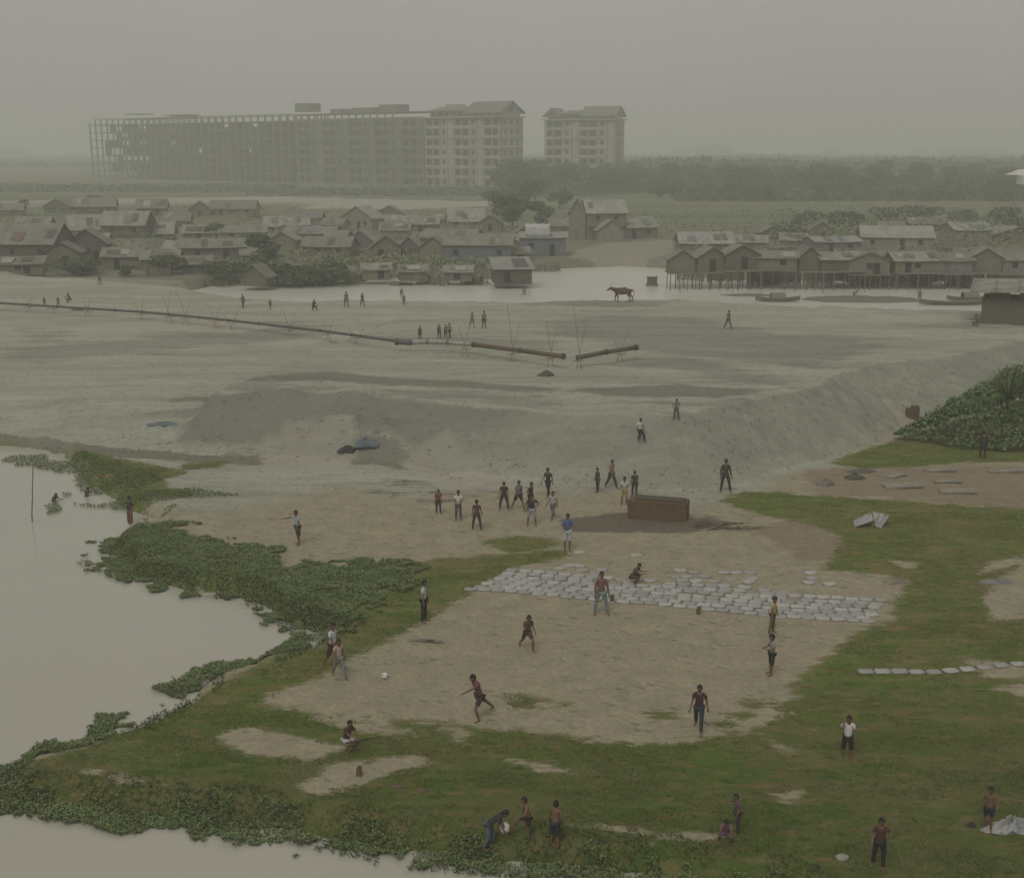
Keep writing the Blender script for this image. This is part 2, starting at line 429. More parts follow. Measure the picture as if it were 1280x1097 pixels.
    if leg == 'skirt':
        lz = min(ends['l'][2].z, ends['r'][2].z)
        u('p', pel + Vector((0, 0, .08)), (.14, .11)); u('h', pel + Vector((0, 0, -.1)), (.165, .145), 'p')
        u('m', Vector((0, 0, lz * .6)), (.17, .15), 'h'); u('b', Vector((0, 0, lz + .08)), (.185, .16), 'm')
        b = MB(); emit(b, bn, be, 'p', cloth(bot)); b.build('skirt', body, True)
    elif bot:
        u('p', pel + Vector((0, 0, .04)), (.146, .112))
        for k in ('l', 'r'):
            hip, kp, an, mid = ends[k]
            u(k + 'h', hip, .102, 'p')
            if leg == 'shorts': u(k + 'm', mid, .098, k + 'h'); u(k + 'k', mid + (kp - mid) * .62, .09, k + 'm')
            elif leg == 'knee': u(k + 'm', mid, .098, k + 'h'); u(k + 'k', kp + (an - kp) * .12, .082, k + 'm')
            else: u(k + 'm', mid, .094, k + 'h'); u(k + 'k', kp, .074, k + 'm'); u(k + 'c', kp + (an - kp) * .45, .07, k + 'k'); u(k + 'a', kp + (an - kp) * .93, .058, k + 'c')
        b = MB(); emit(b, bn, be, 'p', cloth(bot)); b.build('shorts' if leg != 'long' else 'trousers', body, True)
    M = Matrix.Translation(body.location) @ Matrix.Rotation(R(face), 4, 'Z')
    return body, {k: M @ ((v[3] + off) * s) for k, v in ends.items() if k.endswith('arm')}, {k: M @ ((v[2] + off) * s) for k, v in ends.items() if not k.endswith('arm')}

JEAN = (.10,.13,.17); DK = (.03,.03,.032); DKB = (.05,.04,.03); WHT = (.62,.62,.6); BRN = (.11,.07,.05); DKR = (.09,.025,.03); OL = (.07,.075,.04)
A = {}
def p(key, *a, **k): A[key] = person(*a, **k)

p('bend', 611,1060,1.42,80,'bend',(.035,.06,.045),JEAN,'boy in dark green shirt and blue jeans bending down at the weedy bank',kid=True)
p('juggle', 660,1049,1.3,-75,'kick',None,(.06,.035,.035),'bare chested boy in dark shorts lifting his knee at a white ball',kid=True,leg='shorts')
p('bare', 694,1057,0,160,'stand',None,(.03,.04,.04),'bare chested boy in dark shorts standing right of the boy with the ball',kid=True,leg='knee',yhead=1001)
p('pt', 921,1041,0,-70,'point',(.13,.07,.085),(.07,.055,.045),'boy in mauve shirt and brown trousers pointing left behind a squatting child',kid=True,yhead=991)
p('sq', 909,1051,1.25,-20,'crouch',(.24,.12,.14),(.2,.1,.12),'child in pink shirt squatting on the grass in front of a pointing boy',kid=True)
p('rt', 1098,1084,0,-15,'pointl',(.12,.035,.025),DK,'boy in dark red shirt and dark trousers at the bottom right with one arm lifted',kid=True,yhead=1021)
p('bag', 1234,1038,0,-25,'stand',None,(.03,.04,.06),'bare chested boy in dark blue shorts beside the grey tarpaulin heap',kid=True,leg='shorts',yhead=982)
p('wt', 1058,950,0,-10,'headhand',WHT,DK,'boy in white shirt and black shorts with a hand raised to his head',kid=True,leg='knee',yhead=893)
p('mar', 873,912,0,-20,'stride',DKR,(.035,.05,.065),'young man in dark maroon shirt and dark jeans standing astride on the bare pitch',yhead=852)
p('gry', 964,843,0,-80,'front',(.26,.28,.28),(.035,.045,.04),'boy in pale grey shirt and long dark shorts at the right edge of the pitch',kid=True,leg='knee',yhead=792)
p('yel', 965,791,0,60,'stand',(.5,.36,.06),(.18,.13,.05),'boy in yellow shirt and tan trousers in front of the sandbag rows',kid=True,yhead=745)
p('plaid', 751,768,0,10,'wide',(.23,.10,.075),(.2,.25,.27),'man in reddish brown shirt and light blue jeans in front of the sandbags',yhead=713,sleeve=1)
p('crsand', 790,729,1.5,70,'crouch',(.10,.075,.05),BRN,'man in dark brown squatting among the sandbags')
p('runb', 659,812,0,20,'run',(.12,.075,.045),(.10,.065,.045),'boy in brown running toward the camera on the bare pitch',kid=True,yhead=761,leg='shorts')
p('runm', 600,898,0,-60,'lunge',(.22,.05,.085),(.07,.045,.04),'boy in crimson shirt running after the ball with one arm out',yhead=835,leg='shorts')
p('lw', 417,834,0,60,'walk',(.5,.55,.58),(.08,.045,.035),'boy in white shirt and dark trousers at the left edge of the pitch',yhead=776,leg='knee')
p('lo', 424,846,0,30,'walk',(.5,.3,.22),(.2,.23,.24),'boy in peach shirt and pale jeans at the left end of the pitch',yhead=796,kid=True)
p('cyan', 530,777,0,80,'stand',(.42,.52,.52),DK,'boy in pale cyan shirt and black trousers on the green strip by the water plants',yhead=724)
p('sit', 433,936,1.55,50,'sit',(.11,.03,.03),(.5,.5,.48),'boy in dark red shirt and white shorts crouching with a stick on the near grass',leg='shorts')
p('lb', 373,680,0,-50,'point',(.3,.4,.48),(.04,.07,.05),'boy in light blue shirt and green shorts alone on the sand near the water plants',leg='knee',yhead=637)
p('wred', 163,655,1.6,150,'front',(.05,.05,.04),(.19,.035,.035),'woman in dark top and red skirt standing in the water at the shore',leg='skirt',zoff=-.12)
p('wat', 66,627,1.4,60,'bathe',(.1,.05,.045),DKB,'bather crouching in the water beside floating weeds at the far left',zoff=-.42)
p('wat2', 108,621,1.35,180,'bathe',(.09,.05,.04),DKB,'bather stooping beside the green bank, left of the woman in red skirt',zoff=-.38)
G1 = 'people gathered on the sand by the brick stack'
p('g1', 548,642,0,20,'stand',(.25,.035,.04),(.05,.045,.04),'boy in bright red shirt and dark trousers, leftmost of the gathered players',yhead=611,group=G1)
p('g2', 573,650,0,10,'front',WHT,(.1,.11,.12),'boy in white shirt and grey trousers right of the boy in red shirt',yhead=612,group=G1)
p('g3', 596,662,0,180,'wide',(.14,.06,.045),(.07,.055,.045),'boy in rust brown shirt and brown trousers seen from behind on the sand',yhead=624,group=G1)
p('g4', 630,637,0,0,'wide',(.05,.045,.03),(.045,.04,.03),'young man all in dark olive facing the camera with feet apart',yhead=601,group=G1)
p('g5', 648,637,0,30,'stride',(.16,.19,.2),(.045,.035,.03),'boy in grey blue shirt and dark shorts striding among the players',yhead=598,leg='shorts',group=G1)
p('g6', 663,638,0,60,'akimbo',(.035,.04,.035),(.04,.04,.035),'boy in black standing just behind the boy with hands on hips',yhead=602,group=G1)
p('g7', 665,657,0,0,'akimbo',(.04,.04,.04),(.3,.33,.36),'boy in black vest and pale blue shorts with hands on his hips',yhead=617,leg='knee',group=G1)
p('g8', 691,648,0,-30,'walk',(.38,.38,.35),(.16,.15,.14),'boy in light grey shirt and grey trousers walking left among the players',yhead=612,group=G1)
p('g9', 709,688,0,10,'front',(.06,.12,.42),(.5,.55,.55),'boy in royal blue shirt and white shorts nearest the sandbags',yhead=641,leg='knee',group=G1)
p('g10', 685,620,0,-30,'walk',(.055,.055,.035),(.04,.04,.035),'young man in dark olive clothes walking at the foot of the sand bank',yhead=583,group=G1)
p('g11', 747,615,0,-60,'stand',(.09,.065,.045),(.06,.05,.04),'boy in brown clothes standing behind the brick stack at its left',yhead=584,group=G1)
p('g12', 764,610,0,40,'walk',(.35,.15,.14),(.07,.06,.055),'boy in salmon pink shirt and dark trousers behind the brick stack',yhead=573,group=G1)
p('g13', 780,631,0,0,'front',(.5,.52,.52),(.5,.38,.06),'boy in white shirt and yellow shorts at the left corner of the brick stack',yhead=595,leg='knee',group=G1)
p('g14', 793,620,0,180,'stand',(.08,.06,.04),(.07,.055,.045),'boy in dark brown seen from behind close to the brick stack',yhead=588,group=G1)
p('g15', 906,615,0,0,'wide',(.085,.055,.045),(.05,.055,.055),'man in brown shirt and dark trousers at the foot of the sand slope',yhead=573,sleeve=1)
p('h1', 845,525,0,20,'akimbo',(.16,.17,.16),(.12,.12,.11),'person in grey standing on the crest of the sand bank',yhead=498)
p('h2', 799,552,1.5,30,'slide',WHT,DK,'boy in white shirt and black trousers scrambling down the sand slope')
p('h3', 1228,573,0,170,'stand',(.075,.05,.035),(.06,.045,.03),'person in dark brown clothes in front of the green thicket',yhead=538,sleeve=1)
p('h4', 910,411,0,30,'walk',(.2,.15,.1),(.14,.12,.09),'person in brown walking alone on the pale sand flat at right',yhead=387)
p('h5', 590,410,0,30,'walk',(.33,.27,.08),(.22,.18,.06),'person in ochre clothes walking left of a darker companion on the sand flat',yhead=389)
p('h6', 605,410,0,30,'stand',(.3,.22,.1),(.13,.1,.06),'person in tan top right of a companion in ochre on the sand flat',yhead=388)
p('h7', 525,425,0,10,'stand',(.14,.08,.04),(.1,.07,.04),'small figure in brown left of three others behind the pipeline',yhead=407)
p('h8', 549,423,0,0,'stand',(.1,.1,.08),(.09,.08,.06),'leftmost of the three figures close together behind the pipeline',yhead=405)
p('h9', 557,423,0,40,'stand',(.28,.2,.08),(.08,.07,.06),'middle figure in ochre of the three close together behind the pipeline',yhead=405)
p('h10', 562,422,0,-30,'walk',(.25,.24,.2),(.06,.06,.05),'rightmost of the three figures close together behind the pipeline',yhead=403)
p('f1', 502,374,0,20,'stand',(.05,.05,.05),(.3,.3,.3),'figure in black top at the pond edge, upper left of a pair',yhead=360)
p('f2', 505,381,0,0,'stand',(.17,.1,.05),(.1,.07,.05),'small brown figure at the pond edge, lower right of a pair',yhead=368)
p('f3', 453,383,0,30,'walk',(.15,.12,.09),(.1,.09,.07),'dark figure walking near the pond, right one of two apart',yhead=365)
p('f4', 433,384,0,20,'stand',(.24,.16,.1),(.18,.14,.1),'tan figure standing near the pond, left one of two apart',yhead=364)
p('f5', 392,388,1.6,30,'sit',(.09,.08,.07),(.08,.07,.06),'dark figure crouching on the sand near the pond')
p('f6', 338,387,0,-20,'stride',(.16,.13,.1),(.13,.11,.09),'figure in brown bending forward behind the left part of the pipeline',yhead=373)
p('f7', 304,385,0,-20,'walk',(.1,.09,.08),(.09,.08,.07),'dark figure behind the left pipeline at the tip of the pond',yhead=367)
p('f8', 56,383,0,0,'stand',(.1,.09,.08),(.09,.08,.07),'dark figure just behind the pipeline near the left edge',yhead=371)
p('f9', 73,383,0,0,'akimbo',(.07,.07,.07),(.07,.07,.06),'figure in black beside the pipeline, middle of three at far left',yhead=371)
p('f10', 88,378,1.5,-60,'sit',(.15,.08,.05),(.1,.07,.05),'figure in rust brown crouching beside the pipeline at far left')
p('f11', 258,359,1.6,-60,'sit',(.06,.06,.055),(.06,.06,.05),'dark figure crouching at the left tip of the pond below the village')
p('f12', 125,356,0,0,'akimbo',(.2,.18,.14),(.14,.12,.1),'figure in khaki on the sand below the left village',yhead=341)
p('f13', 655,372,0,20,'walk',(.2,.2,.18),(.25,.22,.18),'pale figure at the pond edge below the small tin roofed hut',yhead=356)
p('f14', 1067,374,1.5,60,'bend',(.15,.14,.12),(.1,.1,.08),'figure bending over the mud spit in the right of the pond')
p('f15', 1149,378,0,-30,'akimbo',(.16,.14,.11),(.1,.09,.08),'figure standing at the end of the mud spit by the moored barge',yhead=361)
p('f16', 1222,408,1.6,-80,'sit',(.2,.15,.1),(.15,.12,.09),'figure crouching at the left wall of the woven hut')

# ------------------------------------------------------------------ small things held or near people
BALLM = mat('ball_leather', (.62,.62,.58), (.5,.5,.47), 6, .5)
def ball(c, r, label, cat='football'):
    b = MB(); b.ell((0, 0, 0), (r, r, r), BALLM, 14, 10); dk = mat('ball_patch', (.2,.2,.2))
    for i in range(9):
        a = i * 2.4; zz = -0.8 + 1.6 * i / 8; q = math.sqrt(1 - zz * zz); d = Vector((math.cos(a) * q, math.sin(a) * q, zz))
        t1 = d.orthogonal().normalized(); t2 = d.cross(t1)
        b.add([d * r * 1.012 * 1 + (t1 * math.cos(k * 1.2566) + t2 * math.sin(k * 1.2566)) * r * .26 for k in range(5)], [(0,1,2,3,4)], dk)
    o = b.build(cat, smooth=True); o.location = c; tag(o, label, cat); return o
X, Y, Z = GT(481, 848); ball((X, Y, Z + .11), .12, 'white football rolling on the bare pitch left of the running boys')
an = A['juggle'][2]['r']; ball((an.x - .22, an.y - .06, an.z + .12), .15, 'white ball at the raised foot of the bare chested boy')
STICK = mat('bamboo', (.24,.2,.12), (.16,.13,.08), 5, .7)
def stick(p0, p1, r, name, label, cat, mt=None, group=None):
    b = MB(); p0 = Vector(p0); p1 = Vector(p1); d = p1 - p0; m_ = mt or STICK; n_ = max(2, int(d.length / .5))
    pts = [d * (i / n_) + Vector((random.uniform(-1, 1), random.uniform(-1, 1), 0)) * r * .4 for i in range(n_ + 1)]
    for i in range(n_):
        b.tube(pts[i], pts[i + 1], r * (1 - .4 * i / n_), r * (1 - .4 * (i + 1) / n_), m_)
        b.tube(pts[i] - d.normalized() * .012, pts[i] + d.normalized() * .012, r * 1.2, r * 1.2, m_)
    o = b.build(name); o.location = p0; tag(o, label, cat, group); return o
hd = A['sit'][1]['rarm']; stick(hd + Vector((-.25, -.1, -.1)), hd + Vector((.75, .05, .03)), .022, 'wooden_stick', 'dark wooden stick held by the crouching boy in dark red shirt', 'stick', mat('dark_wood', (.06,.045,.03)))

# ------------------------------------------------------------------ ground sheet
def lines(a, b, segs):                # segs: (start, end, step)
    out = []
    for s, e, st in segs: out += list(np.arange(s, e, st))
    return np.array(out)
gx = [0.0]; st = .22
while gx[-1] < 5200:
    v = gx[-1]; gx.append(v + (.22 if v < 30 else .45 if v < 95 else (v - 95) * .09 + .5))
gx = np.array([-v for v in gx[:0:-1]] + gx)
gy = [14.0]
while gy[-1] < 6200:
    v = gy[-1]; gy.append(v + (.22 if v < 90 else .4 if v < 150 else 1.0 if v < 260 else (v - 260) * .05 + 1.2))
gy = np.array(gy)
XX, YY = np.meshgrid(gx, gy); Xf, Yf = XX.ravel(), YY.ravel(); ZZ = hgt(Xf, Yf)
nx, ny = len(gx), len(gy)
idx = np.arange(nx * ny).reshape(ny, nx)
F = np.stack([idx[:-1, :-1], idx[:-1, 1:], idx[1:, 1:], idx[1:, :-1]], -1).reshape(-1, 4)

def mask(polys, w, z=0.0):
    m = np.zeros(Xf.shape)
    for P in polys:
        wp = W(P, z) if not isinstance(P, tuple) else P[0]
        m = np.maximum(m, np.clip(.5 + sdist(wp, Xf, Yf) / w, 0, 1))
    return m
grassA = [(1600,632),(1280,634),(1180,630),(1100,624),(1000,618),(930,613),(900,626),(950,645),(1010,655),(1050,668),(1040,700),(1030,712),(1090,718),(1135,726),
          (1124,750),(1112,776),(1072,790),(1042,815),(1010,840),(985,858),(1000,872),(955,882),(985,893),(940,913),(880,924),(800,931),(740,926),(680,915),(600,906),
          (540,903),(480,898),(420,898),(385,886),(322,880),(345,864),(400,848),(440,820),(478,806),(522,782),(556,757),(600,735),(570,715),(480,728),(420,790),
          (395,800),(300,840),(200,890),(100,935),(0,965),(-200,1000),(-300,1200),(1800,1300)]
holes = [[(268,918),(300,906),(340,912),(400,924),(436,936),(380,950),(310,942)],[(372,986),(400,965),(420,953),(520,943),(548,950),(480,970),(440,986),(400,994)],
         [(712,1024),(800,1034),(900,1044),(892,1050),(790,1041)],[(970,990),(1000,988),(1006,998),(980,1000)],[(1228,742),(1280,700),(1380,690),(1380,760),(1280,775),(1238,776)],
         [(630,948),(690,955),(720,964),(680,964)],[(105,962),(160,970),(210,978),(150,976)],[(1110,700),(1150,704),(1130,712)],[(560,910),(585,918),(575,930)],
         [(1200,820),(1290,838),(1290,850),(1230,846)],[(400,896),(470,906),(520,918),(450,914)],[(960,925),(1000,940),(985,944)],[(1240,860),(1330,850),(1330,885)],
         [(1225,715),(1290,700),(1290,690),(1240,700)]]
grassB = [[(-700,535),(-60,541),(0,543),(60,553),(150,572),(200,582),(240,590),(205,600),(215,612),(190,622),(170,640),(100,640),(90,600),(-20,562),(-700,556)],
          [(230,578),(290,574),(270,584),(225,588)],[(150,604),(240,612),(235,622),(160,622)],
          [(600,675),(650,668),(690,672),(700,682),(640,692)],[(440,735),(520,708),(600,694),(700,686),(715,693),(645,710),(606,733),(560,757),(500,790)],
          [(1036,578),(1060,568),(1100,556),(1130,548),(1180,540),(1600,530),(1600,575),(1280,578),(1200,578),(1140,584),(1080,586)],
          [(640,874),(660,868),(682,874),(672,884),(648,884)],[(688,878),(714,878),(712,884),(690,884)],[(805,890),(835,888),(838,898),(812,898)],[(928,876),(970,874),(968,884),(930,886)],
          [(905,892),(940,890),(935,900)],[(885,905),(915,903),(910,912)]]
hyac = [(112,680),(150,674),(205,664),(240,676),(262,690),(305,700),(352,704),(362,722),(430,720),(480,716),(520,716),(510,740),(480,768),(450,790),(430,804),
        (385,800),(350,785),(335,770),(300,752),(210,738),(150,722),(122,708),(128,694)]
grass = mask([grassA] + grassB, 1.5)
h_ = mask(holes, 1.1); grass = grass * (1 - h_)
grass = np.maximum(grass, .92 * mask([[(125,690),(150,680),(205,668),(240,684),(262,698),(305,708),(345,712),(362,728),(430,726),(490,718),(560,712),(600,712),(590,726),(540,752),(505,778),(470,792),(430,802),(390,796),(350,780),(335,766),(300,748),(210,734),(150,718)]], 1.5, WL))
hyw = W(hyac, WL)
redm = mask([[(1005,588),(1060,584),(1280,582),(1600,580),(1600,634),(1280,634),(1150,626),(1020,616)],[(1030,640),(1110,650),(1100,700),(1000,700),(940,660),(990,650)]], 3.0)
darkm = np.maximum(mask([[(700,650),(780,640),(870,652),(920,656),(860,668),(760,668),(705,662)]], 1.4),
        .45 * mask([[(455,590),(560,592),(720,604),(740,612),(640,622),(560,640),(500,634),(430,620)],[(560,700),(700,690),(760,640),(690,668),(600,690)]], 3.0))
wet = mask([[(690,402),(760,395),(860,398),(980,420),(1100,428),(1095,440),(1010,462),(900,452),(780,440),(700,424)],
            [(0,422),(120,418),(330,402),(420,405),(360,418),(140,430),(0,436)],[(20,408),(90,408),(80,418),(30,418)],
            [(180,482),(340,478),(520,490),(700,498),(700,508),(520,502),(340,492),(220,490)],[(760,455),(870,450),(1020,486),(930,482),(800,460)],
            [(840,505),(930,498),(950,512),(860,512)],[(270,474),(420,474),(400,480)],[(640,378),(840,376),(830,384),(660,384)],
            [(420,420),(700,428),(690,440),(560,436)],[(1120,408),(1240,402),(1240,412),(1140,414)]], 5.0, 3.0)
vill = sst(134, 150, Yf) * (1 - sst(300, 360, Yf)) * 1.0
vill = np.where(sdist(plat, Xf, Yf) > 0, sst(150, 176, Yf), vill)
palev = mask([[(712,322),(722,312),(760,304),(838,300),(846,316),(800,326)],[(0,252),(200,247),(350,246),(480,249),(620,252),(610,258),(500,262),(350,260),(120,262),(0,266)],
              [(-400,346),(60,345),(260,352),(270,366),(-400,366)],[(325,548),(440,545),(448,556),(425,566),(330,562)],[(500,560),(560,556),(640,580),(700,592),(560,590)],[(110,430),(300,428),(360,434),(300,440),(120,440)]], 2.5, 1.0)
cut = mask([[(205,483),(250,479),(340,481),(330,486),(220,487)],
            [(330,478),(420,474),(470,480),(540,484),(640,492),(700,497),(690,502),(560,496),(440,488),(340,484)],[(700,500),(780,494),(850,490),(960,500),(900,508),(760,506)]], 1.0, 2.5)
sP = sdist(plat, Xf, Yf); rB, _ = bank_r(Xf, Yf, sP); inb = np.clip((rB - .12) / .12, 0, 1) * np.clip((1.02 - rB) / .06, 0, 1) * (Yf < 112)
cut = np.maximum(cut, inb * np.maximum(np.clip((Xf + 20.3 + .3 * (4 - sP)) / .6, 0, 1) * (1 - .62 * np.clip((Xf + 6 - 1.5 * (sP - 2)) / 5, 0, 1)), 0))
vignette = np.clip((40.5 - Yf + (fbm(Xf * .25, Yf * .25, 88, 3) - .5) * 9) / 9, 0, 1)  # painted vignetting and haze falloff: darkens the grass colour towards the camera
toel = mask([[(-60,536),(60,548),(160,562),(300,570),(480,573),(560,588),(560,594),(470,582),(300,580),(150,572),(40,556),(-60,546)]], 1.3)
far = sst(235, 300, Yf)
gz = sdist(W([(-700,520),(0,545),(120,590),(250,645),(320,634),(420,612),(520,625),(640,612),(760,612),(860,630),(960,608),(1060,575),(1100,540),(600,500),(0,500)]), Xf, Yf)
plain = sst(-1.5, 1.5, np.maximum(sdist(plat, Xf, Yf), gz) + (fbm(Xf * .3, Yf * .3, 8, 3) - .5) * 3)
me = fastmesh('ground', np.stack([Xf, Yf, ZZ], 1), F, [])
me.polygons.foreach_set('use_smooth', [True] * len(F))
for nm, a in (('grass', grass), ('red', redm), ('dark', darkm), ('wet', wet), ('village', vill), ('pale', palev), ('far', far), ('plain', plain), ('cut', cut), ('toe', toel), ('vignette', vignette)):
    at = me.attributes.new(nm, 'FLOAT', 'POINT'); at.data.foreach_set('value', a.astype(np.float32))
m, nt, b = nodes_of('ground')
co = nt.nodes.new('ShaderNodeNewGeometry').outputs['Position']
def at(n_): a = nt.nodes.new('ShaderNodeAttribute'); a.attribute_name = n_; return a.outputs['Fac']
def sx(v):
    mp = nt.nodes.new('ShaderNodeMapping'); mp.inputs['Scale'].default_value = v; L(nt, co, mp.inputs['Vector']); return mp.outputs[0]
n1 = noise(nt, co, .12, 5); n2 = noise(nt, co, .9, 6, .7); n3 = noise(nt, co, 5, 4, .7); n4 = noise(nt, co, 22, 3, .7); nstr = noise(nt, sx((.05, .35, .3)), 1.0, 6, .62)
nr = noise(nt, sx((.5, 1.2, 1)), .9, 6, .75)
nst2 = noise(nt, sx((.09, .5, .4)), 1.7, 8, .7)
sand = mix(nt, ramp(nt, nstr, .40, .60), (.43,.445,.355), (.34,.35,.28))
sand = mix(nt, ramp(nt, nst2, .53, .59, 0, .38), sand, (.235,.24,.19))
sand = mix(nt, ramp(nt, nst2, .43, .37, 0, .35), sand, (.49,.50,.40))
dirt = mix(nt, ramp(nt, n2, .35, .68), (.40,.36,.25), (.305,.275,.19))
c = mix(nt, at('plain'), dirt, sand)
c = mix(nt, ramp(nt, n3, .42, .68, 0, .42), c, (.19,.175,.13))
def edge_(a, amp=1.0, lo=.42, hi=.58, nn=None): return ramp(nt, mth(nt, 'ADD', at(a), mth(nt, 'MULTIPLY', mth(nt, 'SUBTRACT', nn or nr, .5), amp)), lo, hi)
c = mix(nt, mth(nt, 'MULTIPLY', edge_('wet', 1.8, .35, .7, nst2), .42), c, (.15,.145,.125))
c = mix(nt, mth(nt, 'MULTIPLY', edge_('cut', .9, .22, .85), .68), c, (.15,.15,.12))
c = mix(nt, mth(nt, 'MULTIPLY', edge_('toe', 1.5), .65), c, (.12,.11,.075))
c = mix(nt, mth(nt, 'MULTIPLY', edge_('dark', 1.2), .75), c, (.10,.092,.07))
c = mix(nt, mth(nt, 'MULTIPLY', edge_('red', 1.2), .45), c, (.20,.145,.10))
c = mix(nt, mth(nt, 'MULTIPLY', at('village'), .85), c, mix(nt, ramp(nt, n1, .35, .65), (.20,.195,.145), (.12,.13,.08)))
fieldc = mix(nt, ramp(nt, noise(nt, sx((.003, .012, 1)), 3.0, 5), .42, .58), (.115,.135,.065), (.19,.19,.12))
c = mix(nt, at('far'), c, fieldc)
c = mix(nt, mth(nt, 'MULTIPLY', edge_('pale', .8), mth(nt, 'SUBTRACT', .8, mth(nt, 'MULTIPLY', at('village'), .38))), c, (.40,.38,.315))
gcol = mix(nt, ramp(nt, n2, .35, .65), (.088,.150,.030), (.145,.185,.042))
gcol = mix(nt, ramp(nt, n1, .45, .62, 0, .6), gcol, (.145,.135,.055))
gcol = mix(nt, ramp(nt, nr, .54, .66, 0, .8), gcol, (.24,.15,.075))
gcol = mix(nt, ramp(nt, n4, .55, .75, 0, .5), gcol, (.028,.042,.014))
nb_ = noise(nt, sx((.22, .6, .5)), 1.0, 7, .72); nb2 = noise(nt, sx((1.1, 2.6, 2)), 1.0, 5, .7)
gcol = mix(nt, ramp(nt, nb_, .48, .58, 0, .65), gcol, (.20,.18,.085))
gcol = mix(nt, ramp(nt, nb2, .54, .62, 0, .7), gcol, (.27,.19,.10))
gcol = mix(nt, ramp(nt, nb2, .42, .34, 0, .55), gcol, (.035,.06,.018))
gcol = mix(nt, mth(nt, 'MULTIPLY', at('vignette'), .36), gcol, (.05,.075,.018))  # vignette darkening painted into the ground's grass colour
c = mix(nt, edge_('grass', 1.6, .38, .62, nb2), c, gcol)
c = mix(nt, ramp(nt, n4, .3, .7, .0, .3), c, mix(nt, 1.0, c, (.55,.55,.55), 'MULTIPLY'))
# steep bank faces are freshly cut, damper sand
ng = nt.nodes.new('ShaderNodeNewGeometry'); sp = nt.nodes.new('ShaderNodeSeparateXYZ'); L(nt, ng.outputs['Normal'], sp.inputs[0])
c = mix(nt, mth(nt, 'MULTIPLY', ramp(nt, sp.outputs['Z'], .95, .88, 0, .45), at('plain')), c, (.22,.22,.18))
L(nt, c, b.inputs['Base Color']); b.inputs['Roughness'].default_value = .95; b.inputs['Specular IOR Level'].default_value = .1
bp = nt.nodes.new('ShaderNodeBump'); bp.inputs['Strength'].default_value = 1.0; bp.inputs['Distance'].default_value = .2
vor = nt.nodes.new('ShaderNodeTexVoronoi'); vor.inputs['Scale'].default_value = 1.5; L(nt, co, vor.inputs['Vector']); pits = ramp(nt, vor.outputs['Distance'], .06, .3)
L(nt, mix(nt, mth(nt, 'MULTIPLY', mth(nt, 'SUBTRACT', 1.0, pits), ramp(nt, n2, .46, .6, 0, .45)), c, mix(nt, 1.0, c, (.62,.61,.58), 'MULTIPLY')), b.inputs['Base Color'])
hh = mth(nt, 'ADD', mth(nt, 'ADD', mth(nt, 'MULTIPLY', n2, .8), mth(nt, 'MULTIPLY', pits, .5)), mth(nt, 'ADD', mth(nt, 'MULTIPLY', n3, .5), mth(nt, 'MULTIPLY', n4, .2)))
L(nt, hh, bp.inputs['Height']); L(nt, bp.outputs[0], b.inputs['Normal'])
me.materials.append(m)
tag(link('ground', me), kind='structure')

# ------------------------------------------------------------------ water
def watermat(name, c, sc, col2, rg=.13, bs=.25):
    m, nt, b = nodes_of(name); co = nt.nodes.new('ShaderNodeNewGeometry').outputs['Position']
    cc = mix(nt, ramp(nt, noise(nt, co, .06, 4), .35, .65), c, col2); L(nt, cc, b.inputs['Base Color'])
    b.inputs['Roughness'].default_value = rg; b.inputs['IOR'].default_value = 1.33; b.inputs['Specular IOR Level'].default_value = .5
    bp = nt.nodes.new('ShaderNodeBump'); bp.inputs['Strength'].default_value = bs; bp.inputs['Distance'].default_value = .03
    mp = nt.nodes.new('ShaderNodeMapping'); mp.inputs['Scale'].default_value = (1, 2.2, 1); L(nt, co, mp.inputs['Vector'])
    L(nt, noise(nt, mp.outputs[0], sc, 4), bp.inputs['Height']); L(nt, bp.outputs[0], b.inputs['Normal']); return m
def sheet(name, x0, x1, y0, y1, z, mt):
    V = [(x0, y0, z), (x1, y0, z), (x1, y1, z), (x0, y1, z)]; o = link(name, fastmesh(name, V, [(0,1,2,3)], [mt])); tag(o, kind='structure')
wm = watermat('muddy_water', (.385,.378,.318), 2.2, (.36,.352,.295), .12, .5)
sheet('lake_water', -260, 40, 14, 90, WL, wm)
sheet('pond_water', -60, 160, 118, 205, PONDZ, watermat('pond_water', (.48,.465,.41), 1.5, (.46,.445,.39), .3, .3))

